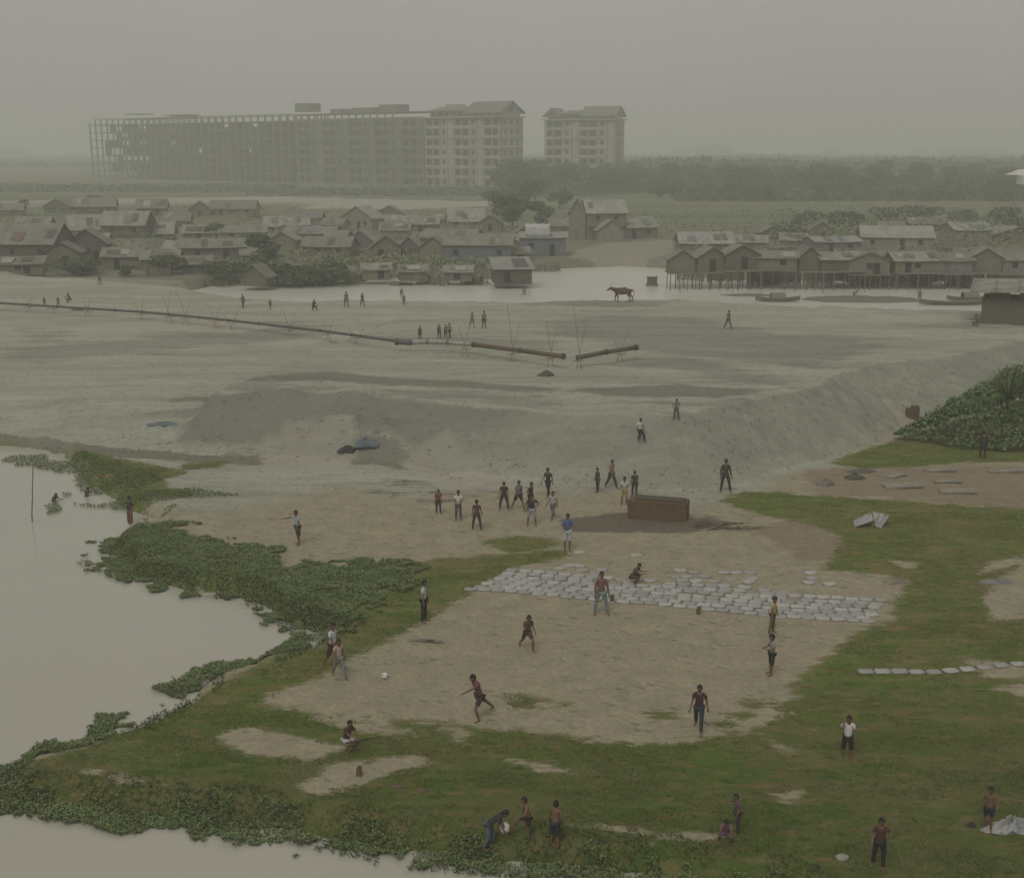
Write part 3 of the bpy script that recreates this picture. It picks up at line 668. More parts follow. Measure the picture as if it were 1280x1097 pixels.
# ------------------------------------------------------------------ leafy cover
def in_mask(polys_world, X, Y, w, seed, amp=1.4, sc=.9):
    m = np.full(X.shape, -1e9)
    for P in polys_world: m = np.maximum(m, sdist(P, X, Y))
    return m + (fbm(X * sc, Y * sc, seed, 4) - .5) * amp * 2
def blades(name, P, n, hmin, hmax, width, mt, lean=.35, quad=False, label=None, cat=None, flat=False, kind='stuff', rx=None, nb=4):
    """P (k,3) roots; nb leaf triangles / diamonds around each root"""
    k = len(P); P = np.repeat(P, nb, 0); m_ = len(P)
    a = rng.uniform(0, 2 * np.pi, m_); h = rng.uniform(hmin, hmax, m_); r = h * rng.uniform(.15, 1, m_) * lean
    dx, dy = np.cos(a), np.sin(a); w = width * rng.uniform(.6, 1.2, m_)
    if not quad:
        a0 = P + np.stack([-dy * w, dx * w, 0 * w], 1) * .5; a1 = P - np.stack([-dy * w, dx * w, 0 * w], 1) * .5
        a2 = P + np.stack([dx * r, dy * r, h], 1)
        V = np.stack([a0, a1, a2], 1).reshape(-1, 3); F = np.arange(len(V)).reshape(-1, 3)
    else:
        tip = P + np.stack([dx * r * 1.6, dy * r * 1.6, h * rng.uniform(.6, 1, m_)], 1); md = P + np.stack([dx * r * .9, dy * r * .9, h * .95], 1)
        sdv = np.stack([-dy * w, dx * w, rng.uniform(-.3, .3, m_) * w], 1) * .5
        V = np.stack([P + np.stack([dx * r * .2, dy * r * .2, h * .4], 1), md + sdv, tip, md - sdv], 1).reshape(-1, 3); F = np.arange(len(V)).reshape(-1, 4)
    o = link(name, fastmesh(name, V, F, [mt]))
    if label: tag(o, label, cat, kind=kind)
    return o
HY = leafmat('hyacinth_leaf', (.11,.155,.06), (.15,.19,.08), .9)
# mats of water hyacinth along the lake
fr = [[(205,862),(250,838),(262,832),(330,826),(345,812),(380,806),(385,818),(330,842),(262,852),(228,876)],
      [(118,912),(128,900),(150,896),(162,906),(140,920),(122,924)],[(183,893),(200,886),(200,894)],
      [(-60,985),(0,962),(15,948),(60,934),(110,928),(118,934),(60,955),(20,975),(-40,1000)],
      [(-60,985),(10,985),(60,1004),(150,1014),(200,1017),(330,1026),(420,1048),(520,1065),(600,1078),(700,1088),(860,1100),(980,1120),(860,1125),(700,1100),
       (630,1100),(590,1090),(545,1085),(520,1072),(440,1070),(400,1062),(330,1060),(300,1056),(240,1048),(228,1036),(190,1040),(160,1036),(130,1032),(60,1026),(30,1020),(-60,1010)]]
AX0, AX1, AY0, AY1 = -34, 14, 27, 66
n_ = 1300000; X = rng.uniform(AX0, AX1, n_); Y = rng.uniform(AY0, AY1, n_)
frW = [W(q, WL) for q in fr]
keep = np.maximum(in_mask([hyw], X, Y, 0, 61, 1.5, 1.3) - .1, in_mask(frW, X, Y, 0, 62, .9, 1.6)) > 0
keep &= rng.uniform(0, 1, n_) < .35 + .65 * (fbm(X * .9, Y * .9, 7, 4) > .36)
X, Y = X[keep], Y[keep]; Z = np.maximum(hgt(X, Y), WL + .01)
cl = fbm(X * 1.3, Y * 1.3, 91, 3); P = np.stack([X, Y, Z + (cl - .45) * .2], 1)
print('hyacinth', len(P))
blades('water_hyacinth', P, 0, .03, .12, .07, HY, .55, True, 'dense dark green floating water plants along the muddy lake shore', 'water plants', nb=3)
smallw = W([(-20,560),(60,556),(150,575),(195,585),(215,600),(180,612),(235,620),(180,640),(140,620),(100,605),(86,580)], 0)
strips = [W(q, WL) for q in ([(248,622),(300,632),(160,640),(120,636),(90,632),(88,628),(140,632)],[(55,632),(72,628),(80,640),(60,644)],[(75,615),(92,616),(92,623),(76,622)],[(95,608),(110,606),(115,616),(98,616)],
          [(182,655),(215,646),(228,646),(190,660)],[(92,704),(110,700),(125,706),(108,712)],[(112,618),(130,612),(128,620)])]
n_ = 110000; X = rng.uniform(-42, -14, n_); Y = rng.uniform(50, 84, n_)
keep = np.maximum(in_mask([smallw], X, Y, 0, 63, 1.8, .5) - .2, in_mask(strips, X, Y, 0, 64, .25) - .05) > 0
X, Y = X[keep], Y[keep]; P = np.stack([X, Y, np.maximum(hgt(X, Y), WL + .01)], 1)
blades('reed_weeds', P, 0, .03, .13, .07, leafmat('weed_leaf', (.07,.11,.04), (.11,.14,.055), .5), .5, True, 'green creeping weeds on the upper left shore under the sand bank', 'weeds', nb=3)
# short grass
n_ = 600000; u = rng.uniform(0, 1, n_) ** 1.0; Y = 27 + u * 50; X = rng.uniform(-1, 1, n_) * (Y * .47 + 3)
gw = [W(q) for q in [grassA] + grassB]; hw = [W(q) for q in holes]
s_ = in_mask(gw, X, Y, 0, 71, .9); s2 = in_mask(hw, X, Y, 0, 72, .7)
keep = (s_ > 0) & (s2 < 0) & (sdist(lake, X, Y) < .2) & (sdist(lake2, X, Y) < .2) & (rng.uniform(0, 1, n_) < .35 + .65 * (fbm(X * .6, Y * .9, 15, 3) > .5)) & (fbm(X * .5, Y * 1.3, 28, 4) > .40)
X, Y = X[keep], Y[keep]; P = np.stack([X, Y, hgt(X, Y) - .01], 1); print('grass', len(P))
GR = leafmat('grass_blade', (.088,.150,.034), (.15,.19,.048), .35, yellow=(.20,.18,.08))
def near_vignette(m_):  # same painted vignette for the blades: colour darkens towards the camera
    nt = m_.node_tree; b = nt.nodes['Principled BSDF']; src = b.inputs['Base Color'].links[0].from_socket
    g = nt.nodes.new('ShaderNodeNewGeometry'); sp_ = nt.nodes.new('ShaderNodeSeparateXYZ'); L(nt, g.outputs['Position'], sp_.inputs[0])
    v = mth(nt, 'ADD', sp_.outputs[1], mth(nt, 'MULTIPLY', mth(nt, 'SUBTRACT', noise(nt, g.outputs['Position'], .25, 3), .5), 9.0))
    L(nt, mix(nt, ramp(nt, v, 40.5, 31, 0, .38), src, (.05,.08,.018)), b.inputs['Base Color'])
near_vignette(GR)
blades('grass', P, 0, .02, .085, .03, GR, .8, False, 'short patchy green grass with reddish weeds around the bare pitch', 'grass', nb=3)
# knee-high weeds along the near bank
n_ = 120000; X = rng.uniform(-32, 22, n_); Y = rng.uniform(26, 50, n_)
d2 = np.maximum(sdist(lake2, X, Y), sdist(lake, X, Y)); keep = (d2 > -1.3 + 1.2 * (fbm(X, Y, 33, 3) - .5)) & (d2 < .3) & (rng.uniform(0, 1, n_) < .8) & (fbm(X * .7, Y * .7, 44, 3) > .42)
X, Y = X[keep], Y[keep]; P = np.stack([X, Y, np.maximum(hgt(X, Y), WL)], 1)
blades('bank_weeds', P, 0, .05, .15, .05, leafmat('bank_leaf', (.045,.07,.022), (.075,.09,.035), .6), .6, True, 'darker leafy weeds along the edge of the near bank', 'weeds', nb=3)

# ------------------------------------------------------------------ thicket on the right
def leaves_shell(fn, n, size, mt, name, label=None, cat=None, kind=None, parent=None, seed=1):
    r = np.random.default_rng(seed); P, Nn = fn(r, n)
    m_ = len(P); t = r.normal(size=(m_, 3)) + Nn * 1.2; t /= np.linalg.norm(t, axis=1)[:, None]
    a = np.cross(t, r.normal(size=(m_, 3))); a /= np.linalg.norm(a, axis=1)[:, None]; bb = np.cross(t, a)
    s = size * r.uniform(.5, 1.3, m_)[:, None]
    V = np.stack([P - a * s, P + bb * s * .55 + t * s * .15, P + a * s, P - bb * s * .55 + t * s * .15], 1).reshape(-1, 3)
    o = link(name, fastmesh(name, V, np.arange(len(V)).reshape(-1, 4), [mt]), parent)
    if label: tag(o, label, cat, kind=kind)
    return o
thw = [(24.6,77.0),(27,74.6),(31,73.4),(36,73),(46,72.6),(60,72),(60,97),(44,92),(38,89),(33,85),(29,81.5)]
def thfn(r, n):
    X = r.uniform(24, 62, n); Y = r.uniform(72, 98, n); s = sdist(thw, X, Y) + (fbm(X * .5, Y * .5, 81, 3) - .5) * 1.6
    k = s > 0; X, Y, s = X[k], Y[k], s[k]
    H = (2.3 + 1.9 * sst(26, 36, X)) * sst(-.6, 2.4, s) * (.35 + 1.2 * fbm(X * .42, Y * .42, 19, 4)); H = H + .3 * np.abs(np.sin(X * 1.9 + fbm(X, Y, 4) * 4) * np.sin(Y * 1.7)) 
    Z = hz_(X, Y) + H * r.uniform(.72, 1.04, len(X))
    return np.stack([X, Y, Z], 1), np.tile([0, -.4, .8], (len(X), 1))
hz_ = lambda X, Y: np.minimum(hgt(X, Y), 3.2)
THL = leafmat('thicket_leaf', (.05,.085,.03), (.09,.125,.05), .45)
leaves_shell(thfn, 170000, .13, THL, 'thicket', 'large dense green thicket of creepers at the right edge beside the sand slope', 'bushes', 'stuff', seed=5)
# twiggy core so that the leaves do not float
n_ = 900; X = rng.uniform(25, 60, n_); Y = rng.uniform(73, 96, n_); k = sdist(thw, X, Y) > .8; X, Y = X[k], Y[k]
mbt = MB(); tw = mat('twig', (.06,.045,.03))
for x_, y_ in zip(X, Y):
    z_ = float(min(hz(x_, y_), 3.2)); h_t = (1.0 + 1.8 * float(sst(25, 36, x_))) * float(sst(0, 4.5, sdist(thw, np.array([x_]), np.array([y_]))[0]))
    mbt.tube((x_, y_, z_ - .3), (x_ + random.uniform(-.4, .4), y_ + random.uniform(-.4, .4), z_ + h_t), .02, .01, tw, 3, False)
mbt.build('twigs', bpy.data.objects['thicket'])
bpy.data.objects['twigs']['kind'] = 'stuff'
def spiky(x, y, z, h, label):
    o = empty('palm_shrub', (x, y, z)); tag(o, label, 'shrub'); b = MB(); g = leafmat('palm_leaf', (.05,.08,.03), (.09,.11,.045))
    b2 = MB(); b2.tube((0, 0, 0), (0, 0, h * .4), .09, .07, tw, 6); b2.build('stem', o)
    for i in range(70):
        a = random.uniform(0, 6.28); e = random.uniform(.3, 1.5); d = Vector((math.cos(a) * math.cos(e), math.sin(a) * math.cos(e), math.sin(e))); s = Vector((-math.sin(a), math.cos(a), 0)) * .03
        p0 = Vector((0, 0, h * .38)); p1 = p0 + d * h * .45; p2 = p0 + d * h * .68 - Vector((0, 0, h * .08))
        b.add([p0 - s, p0 + s, p1 + s * 1.2, p1 - s * 1.2, p2], [(0,1,2,3),(3,2,4)], g)
    b.build('fronds', o)
g = G(1262, 474, 4.2); spiky(g[0], g[1] , hz(g[0], g[1]) + 1.6, 3.6, 'spiky grey green palm shrub rising above the top of the thicket')
# ------------------------------------------------------------------ brick stack
def brickmat(name, c, mortar, sc):
    m, nt, b = nodes_of(name); co = nt.nodes.new('ShaderNodeTexCoord').outputs['Object']
    sp = nt.nodes.new('ShaderNodeSeparateXYZ'); L(nt, co, sp.inputs[0]); cb = nt.nodes.new('ShaderNodeCombineXYZ')
    L(nt, mth(nt, 'ADD', sp.outputs[0], sp.outputs[1]), cb.inputs[0]); L(nt, sp.outputs[2], cb.inputs[1])
    br = nt.nodes.new('ShaderNodeTexBrick'); br.inputs['Scale'].default_value = sc; L(nt, cb.outputs[0], br.inputs['Vector'])
    br.inputs['Color1'].default_value = (*c, 1); br.inputs['Color2'].default_value = (*[v * .7 for v in c], 1); br.inputs['Mortar'].default_value = (*mortar, 1)
    br.inputs['Mortar Size'].default_value = .012
    cc = mix(nt, ramp(nt, noise(nt, co, 1.6), .4, .7, 0, .6), br.outputs['Color'], tuple(v * .5 for v in c)); L(nt, cc, b.inputs['Base Color']); b.inputs['Roughness'].default_value = .9
    bp = nt.nodes.new('ShaderNodeBump'); bp.inputs['Strength'].default_value = .5; bp.inputs['Distance'].default_value = .02; L(nt, br.outputs['Fac'], bp.inputs['Height']); bp.invert = True; L(nt, bp.outputs[0], b.inputs['Normal']); return m
BR = brickmat('brick', (.145,.098,.062), (.15,.135,.11), 3.6)
X0, Y0, Z0 = GT(784, 649); X1, Y1, Z1 = GT(858, 652); sc = ppm(Y0)
ang = math.atan2(Y1 - Y0, X1 - X0); Lk = math.hypot(X1 - X0, Y1 - Y0); 
t = empty('brick_stack', (X0, Y0, Z0 - .1), ang); tag(t, 'long low stack of brown bricks on a pale slab over dark soil behind the sandbags', 'brick stack')
BR2 = brickmat('stacked_brick', (.16,.108,.062), (.09,.07,.045), 5.0)
def bev(o, w_=.02): bv = o.modifiers.new('b', 'BEVEL'); bv.width = w_; bv.segments = 2
b = MB(); b.box((0, 0, 0), (Lk, 1.0, .98), BR2); o = b.build('brick_pile', t); o.location = (Lk / 2, .5, .62); bev(o)
b = MB(); b.box((0, 0, 0), (Lk - .5, .7, .1), mat('top_board', (.09,.075,.05), (.07,.06,.04))); o = b.build('top_course', t); o.location = (Lk / 2 + .1, .5, 1.16); bev(o)
b = MB(); b.box((0, 0, 0), (Lk + .24, 1.2, .09), mat('base_slab', (.17,.15,.11), (.13,.115,.085))); o = b.build('base_slab', t); o.location = (Lk / 2, .5, .085); bev(o)
# ------------------------------------------------------------------ sandbags
BAG = mat('sandbag_cloth', (.37,.37,.345), (.30,.295,.27), 7, .9, .6, 16, rand=.22)
def bagmesh(k):
    r = random.Random(k); b = MB(); nu, nv = 16, 8; vs = []
    for j in range(nv + 1):
        t = -1 + 2 * j / nv
        for i in range(nu):
            a = 2 * math.pi * i / nu; cx, sy = math.cos(a), math.sin(a)
            sq = lambda v, e: math.copysign(abs(v) ** e, v)
            prof = (1 - abs(t) ** 4.5) ** .4 if abs(t) < 1 else .04
            neck = 1 - .5 * sst(.72, .97, np.array(abs(t) if k % 2 == 0 or t > 0 else 0)).item()
            x_ = t * .295; y_ = sq(cx, .6) * .198 * (prof * .5 + .48) * neck; z_ = sq(sy, .8) * .042 * prof + .04
            vs.append((x_ + r.uniform(-.008, .008), y_ + r.uniform(-.008, .008), max(z_ + r.uniform(-.008, .008), 0)))
    fs = [(j * nu + i, j * nu + (i + 1) % nu, (j + 1) * nu + (i + 1) % nu, (j + 1) * nu + i) for j in range(nv) for i in range(nu)]
    fs += [tuple(range(nu))[::-1], tuple(range(nv * nu, nv * nu + nu))]
    b.add(vs, fs, BAG); return b.mesh('sandbag', True)
bags = [bagmesh(k) for k in range(5)]
def sandbag(x, y, rz, label, group, s=1.0):
    o = link('sandbag', random.choice(bags), None, (x, y, hz(x, y) - .015), rz); o.scale = (s * random.uniform(.93, 1.05), s * random.uniform(.92, 1.08), s * random.uniform(.8, 1.1)); tag(o, label, 'sandbag', group)
gp = 'sandbags laid out in rows on the bare ground'
fr0 = [(593,737),(700,746),(850,758),(1000,773),(1107,779)]
bk0 = [(636,715),(720,719),(850,728),(1000,742),(1118,745)]
def lerp_path(pts, x):
    for (xa, ya), (xb, yb) in zip(pts, pts[1:]):
        if x <= xb: break
    return ya + (yb - ya) * (x - xa) / (xb - xa)
nrow = 8
for k in range(nrow):
    t_ = k / (nrow - 1); x = 593 + (636 - 593) * min(1, t_ * 1.3) if k else 588; xe = 1085 + (1112 - 1085) * min(1, t_ * 1.5)
    if k == nrow - 1: x, xe = 640, 760
    while x < xe:
        ya = lerp_path(fr0, x); yb = lerp_path(bk0, x); yy = ya + (yb - ya) * t_
        w_ = G(x, yy); w2 = G(x + 10, lerp_path(fr0, x + 10) + (lerp_path(bk0, x + 10) - lerp_path(fr0, x + 10)) * t_)
        rz = math.atan2(w2[1] - w_[1], w2[0] - w_[0])
        if not (random.random() < .035 or (k >= 6 and 760 < x < 850 and random.random() < .6)):
            sandbag(w_[0], w_[1] + random.uniform(-.04, .04), rz + random.uniform(-.13, .13), 'pale grey filled sandbag lying flat in the close rows behind the pitch', gp)
        x += .57 * ppm(w_[1]) * random.uniform(.97, 1.06)
for px, py in ((728,713),(752,711),(745,717),(853,727),(835,733),(870,729),(893,728),(915,724),(936,728),(880,722),(905,716),(920,716),(938,716),(1011,729),(1037,731),(1015,724),(1013,717),
               (760,722),(776,724),(812,727),(850,714),(868,717),(725,690),(795,694),(724,707),(712,707),(700,711),(845,722),(905,734),(930,735),(955,738),(980,741),(940,724),(858,722),(890,733)):
    w_ = G(px, py); sandbag(w_[0], w_[1], random.uniform(-.5, .5), 'pale sandbag lying loose behind the close sandbag rows', 'loose sandbags behind the rows')
x = 1082; q = 0
while x < 1420:
    yy = 840 - 0 * x; yy = 841 if x < 1160 else 841 - (x - 1160) * .085
    w_ = G(x, yy); sandbag(w_[0], w_[1], .12 if x > 1160 else 0, 'white sandbag in the single line crossing the grass at right', 'single line of white sandbags on the grass', .98); x += .60 * ppm(w_[1])

# ------------------------------------------------------------------ dredge pipeline
PIPE = mat('pipe_rust', (.13,.10,.07), (.085,.075,.06), 2.5, .7); PGR = mat('pipe_grey', (.11,.11,.10), (.075,.075,.07), 2.5, .7)
PBL = mat('pipe_blue', (.09,.11,.14), (.12,.10,.08), 4, .7); PWH = mat('pipe_pale', (.36,.35,.31), (.25,.23,.19), 3, .7); PBR = mat('pipe_brown', (.14,.10,.065), (.10,.078,.055), 3, .7)
def pipeline(pts, label, r0):
    X, Y, Z = GT(*pts[0][:2]); root = empty('dredge_pipe', (X, Y, Z)); tag(root, label, 'pipe'); o3 = Vector((X, Y, Z)); P = []
    for px, py, lift in pts:
        x, y, z = GT(px, py + lift * 15); P.append(Vector((x, y, z + lift)))
    return root, P, o3
def pipe_run(root, P, o3, mts, r, joint=True):
    for i in range(len(P) - 1):
        b = MB(); b.tube(P[i] - o3, P[i + 1] - o3, r[i], r[i], mts[i], 14); b.build('pipe_section', root, True)
        if joint:
            d = (P[i + 1] - P[i]).normalized(); b = MB(); q = P[i] - o3
            b.tube(q - d * .05, q + d * .05, r[i] * 1.3, r[i] * 1.3, PGR, 14); b.build('flange', root)
    d = (P[-1] - P[-2]).normalized(); b = MB(); q = P[-1] - o3; b.tube(q - d * .1, q + d * .06, r[-1] * 1.4, r[-1] * 1.4, PGR, 14); b.build('flange', root)
xs = [-30, 0, 37, 72, 110, 145, 178, 212, 250, 286, 324, 362, 400, 440, 496]
ypl = lambda x: lerp_path([(-30,374), (0,377), (90,383), (180,389), (290,400), (400,413), (500,428)], x)
root, P, o3 = pipeline([(x, ypl(x), .75) for x in xs], 'long thin dredge pipe raised on crossed bamboo poles across the sand', .13)
pipe_run(root, P, o3, [PGR] * 20, [.11] * 20)
root, P, o3 = pipeline([(496,428,.7), (514,429,.7), (535,428,.7), (560,429,.75), (592,432,.8), (650,440,.9), (704,448,.9)], 'thick discharge pipe, blue and pale then brown, ending open above the sand', .2)
pipe_run(root, P, o3, [PBL, PWH, PWH, PWH, PBR, PBR], [.21, .17, .15, .15, .16, .16])
root, P, o3 = pipeline([(722,449,.7), (758,442,.9), (795,436,.9)], 'short separate length of rusty pipe sloping up to the right', .2)
pipe_run(root, P, o3, [PIPE, PIPE], [.16, .16])
def trestle(px, py, h, label='pair of thin bamboo poles crossed under the dredge pipe', lean=.5, grp='crossed bamboo poles under the pipeline'):
    x, y, z = GT(px, py + 12); t = empty('bamboo_trestle', (x, y, z)); tag(t, label, 'pipe support', grp)
    for sgn in (-1, 1):
        b = MB(); hh = h * random.uniform(.75, 1.15); b.tube((sgn * lean * random.uniform(.5, 1), -.15 * sgn, -.3), (-sgn * lean * random.uniform(.6, 1.6), .15 * sgn, hh), .024, .014, STICK, 6); b.build('pole', t)
    b = MB(); b.tube((-lean, 0, .55), (lean, 0, .6), .03, .03, STICK, 6); b.build('crossbar', t)
for px, hh_ in ((37, 1.6), (66, 1.5), (110, 1.7), (178, 1.8), (212, 2.6), (232, 2.8), (268, 2.2), (290, 1.6), (362, 2.5), (410, 1.7), (445, 1.8)): trestle(px, ypl(px), hh_)
for px, py, h, ll in ((582, 434, 2.9, 'crossed bamboo poles holding the middle of the thick discharge pipe'), (640, 440, 3.6, 'taller crossed bamboo poles holding the brown discharge pipe'), (688, 446, 3.3, 'crossed bamboo poles near the open end of the brown pipe'),
                      (723, 449, 4.2, 'tall leaning bamboo poles at the lower end of the short pipe'), (776, 440, 2.0, 'low bamboo poles under the upper half of the short pipe')): trestle(px, py, h, ll, .4, None)

# ------------------------------------------------------------------ loose things on the ground
TARPB = mat('blue_tarp', (.09,.12,.15), (.14,.155,.165), 3, .7, .5, 8); TARPG = mat('grey_tarp', (.33,.335,.33), (.24,.245,.24), 3, .7, .5, 8)
def heap(px, py, wx, wy, h, mt, name, label, cat, seed=0, spike=.35, nseg=14):
    r = random.Random(seed); X, Y, Z = GT(px, py); b = MB(); vs = []; rings = 6
    for j in range(rings + 1):
        t = j / rings
        for i in range(nseg * 2):
            a = math.pi * i / nseg; rr = (1 - t) ** .8 * (1 + spike * (fbm(np.array([a * 1.5 + seed]), np.array([t * 2.]), seed)[0] - .5) * 2)
            vs.append((math.cos(a) * rr * wx / 2, math.sin(a) * rr * wy / 2, h * (t ** .7) * (1 + r.uniform(-spike, spike) * .5) if j else -.06))
    n_ = nseg * 2; fs = [(j * n_ + i, j * n_ + (i + 1) % n_, (j + 1) * n_ + (i + 1) % n_, (j + 1) * n_ + i) for j in range(rings) for i in range(n_)]
    b.add(vs, fs, mt); o = b.build(name); o.location = (X, Y, Z); tag(o, label, cat); return o
heap(458, 556, 1.7, .8, .4, TARPB, 'tarpaulin', 'crumpled blue tarpaulin heaped at the foot of the sand bank', 'tarpaulin', 3, .5)
heap(434, 563, 1.2, .6, .28, mat('dark_rag', (.05,.05,.045)), 'rag_heap', 'dark rags lying just left of the blue tarpaulin heap', 'rags', 4, .5)
heap(208, 530, 2.9, .7, .16, TARPB, 'tarpaulin', 'flattened blue tarpaulin strip on the gentle left sand slope', 'tarpaulin', 5, .5)
heap(1264, 1035, 1.25, .8, .28, TARPG, 'tarpaulin', 'pale grey plastic tarpaulin heaped beside the boy in blue shorts', 'tarpaulin', 6, 1.1)
heap(1245, 728, 1.4, .7, .16, mat('grey_net', (.2,.2,.19)), 'net_heap', 'low grey heap of netting on the grass at far right', 'net', 7, .5)
heap(1118, 728, 1.1, .4, .22, mat('dead_log', (.24,.21,.16)), 'bundle', 'pale bundle of brushwood at the grass edge right of the sandbags', 'bundle', 8, .4)
heap(1214, 1032, .3, .2, .13, mat('dark_rag', (.05,.05,.045)), 'sandal_heap', 'small dark bundle left of the boy in blue shorts', 'bundle', 9)
heap(683, 470, 1.2, .6, .35, mat('rock_dark', (.10,.095,.08)), 'rubble_heap', 'dark rubble heap on the sand below the pipe end', 'rubble', 10, .5)
heap(1068, 598, 1.2, .8, .3, mat('rock_dark', (.10,.095,.08)), 'rubble_heap', 'dark stone lump at right of the slope foot, left of the flat slabs', 'stone', 11, .4)
heap(1032, 606, 1.1, .7, .32, mat('rock_grey', (.17,.165,.15)), 'rubble_heap', 'grey stone lump nearest the sand slope foot', 'stone', 12, .4)
heap(1078, 590, 1.7, .6, .2, mat('rock_dark2', (.12,.12,.105)), 'rubble_heap', 'low dark rubble behind the two stone lumps', 'rubble', 13, .4)
heap(97, 387, 1.6, 1.0, .12, mat('rock_dark', (.10,.095,.08)), 'rubble_heap', 'dark stones under the pipeline near the left edge', 'rubble', 14, .4)
for px, py, lx, ly, rz, lab in ((1128,608,2.1,.8,.03,'flat pale concrete slab, left one of two long slabs on the reddish ground'),(1197,615,1.9,.7,-.12,'flat pale concrete slab, right one of two long slabs on the reddish ground'),
                          (1120,596,1.4,.4,.5,'thin tilted plank above the left concrete slab'),(1185,603,1.5,.3,-.05,'thin board between the two concrete slabs'),(1175,589,1.8,.35,.0,'narrow board lying behind the slabs'),
                          (1262,590,2.4,.35,-.03,'long narrow board at the right edge behind the slabs')):
    X, Y, Z = GT(px, py); b = MB(); b.box((0, 0, .08), (lx, ly, .12), mat('concrete_slab', (.27,.25,.205), (.2,.19,.155), 3, .9, .4)); o = b.build('slab' if 'slab,' in lab else 'board')
    o.location = (X, Y, Z); o.rotation_euler = (R(1), R(-2), rz); tag(o, lab, 'slab' if 'slab,' in lab else 'board'); bv = o.modifiers.new('b', 'BEVEL'); bv.width = .02
X, Y, Z = GT(1090, 657); tt = empty('collapsed_shelter', (X, Y, Z)); tag(tt, 'collapsed grey sheet shelter with bamboo sticks on the right grass', 'shelter')
b = MB(); b.add([(-.9,-.2,.0),(-.1,-.45,.42),(.0,.35,.62),(-.8,.5,.1)], [(0,1,2,3)], TARPG); b.add([(.05,-.35,.08),(.75,-.2,.58),(.85,.45,.45),(.1,.4,.62),(.35,-.4,.0)], [(0,4,1),(0,1,2,3)], TARPG); o = b.build('sheet', tt); sm = o.modifiers.new('s', 'SOLIDIFY'); sm.thickness = .02
for p0, p1 in (((-.2,.1,0),(-.1,.15,1.05)),((-1.4,-.1,.35),(.0,.25,.9)),((-.2,-.5,0),(.4,.1,.65)),((.6,.2,.5),(1.8,.35,.45))):
    b = MB(); b.tube(p0, p1, .025, .02, STICK, 6); b.build('stick', tt)
stick(Vector(G(42, 672, WL - 1.2) + (WL - 1.2,)) + Vector((-.1, 0, 0)), Vector(G(42, 672, WL) + (WL + 3.6,)) + Vector((.28, 0, 0)), .035, 'bamboo_pole', 'single tall bamboo pole standing in the lake at far left', 'pole')
X, Y, Z = GT(535, 801); b = MB(); [b.box((random.uniform(-.4,.4), random.uniform(-.15,.15), .05 + i * .025), (random.uniform(.5,1.1), .07, .025), mat('plank_pale', (.28,.26,.21)), rz=random.uniform(-.5,.5)) for i in range(6)]
o = b.build('plank_heap'); o.location = (X, Y, Z); tag(o, 'few pale planks lying at the upper left corner of the pitch', 'planks')
for px, py, lab in ((873, 767, 'small dark brick stump used as a goal mark before the sandbags'), (449, 969, 'brick stump on the bare patch of the near grass'), (765, 752, 'short brick mark beside the man in light blue jeans')):
    X, Y, Z = GT(px, py); b = MB(); b.box((0, 0, .1), (.16, .12, .24), BR); b.box((.02, 0, .265), (.12, .1, .085), BR, rz=.3); o = b.build('brick_stump'); o.location = (X, Y, Z); tag(o, lab, 'brick')
for px, py, lab in ((498,983,'brown clod on the near grass, left one of two'),(528,988,'brown clod on the near grass, right one of two'),(790,1036,'dark clod on the bare strip of the near grass'),(1053,1072,'small pale stone on the near grass by the boy in dark red')):
    heap(px, py, .38, .3, .12, mat('clod', (.14,.10,.07)) if 'pale' not in lab else mat('stone_pale', (.3,.3,.27)), 'clod', lab, 'clod' if 'clod' in lab else 'stone', px)
X, Y, Z = GT(1140, 522); b = MB(); b.box((0, 0, .35), (.9, .25, .9), BR); b.box((.15, 0, .87), (.5, .25, .16), BR); o = b.build('brick_wall_stub'); o.location = (X, Y, Z - .1); tag(o, 'broken brick wall stub at the left tip of the thicket', 'wall')
# debris twigs at tank and clods along the bank foot
r_ = random.Random(9)
b = MB(); X, Y, Z = GT(872, 657)
for i in range(34): 
    x0, y0 = r_.uniform(-.3, 2.4), r_.uniform(-.8, .5); a = r_.uniform(-.5, .5); b.tube((x0, y0, .03), (x0 + math.cos(a) * r_.uniform(.4, 1.2), y0 + math.sin(a) * .6, r_.uniform(.05, .22)), .018, .008, tw, 4)
o = b.build('brushwood'); o.location = (X, Y, Z); tag(o, 'scattered brushwood lying at the right foot of the brick stack', 'brushwood')
CL = mat('sand_clod', (.29,.28,.24), (.22,.215,.18)); b = MB()
for i in range(520):
    px = r_.uniform(150, 900); py = lerp_path([(150,562),(300,572),(480,575),(560,594),(700,606),(860,618),(900,618)], px) + r_.gauss(-4, 5)
    if i % 3 == 0: px, py = r_.choice([240, 360, 450, 560, 640, 800, 880]) + r_.gauss(0, 30), r_.gauss(488, 5)
    g = G(px, py, 0 if i % 3 else 3); z = hz(*g); s = r_.uniform(.03, .05 + .09 * r_.random()); b.ell((g[0], g[1], z + s * .2), (s, s * .8, s * .55), CL, 6, 4, .25, r_)
tag(b.build('sand_clods'), 'loose sand clods scattered along the cut sand bank', 'clods', kind='stuff')

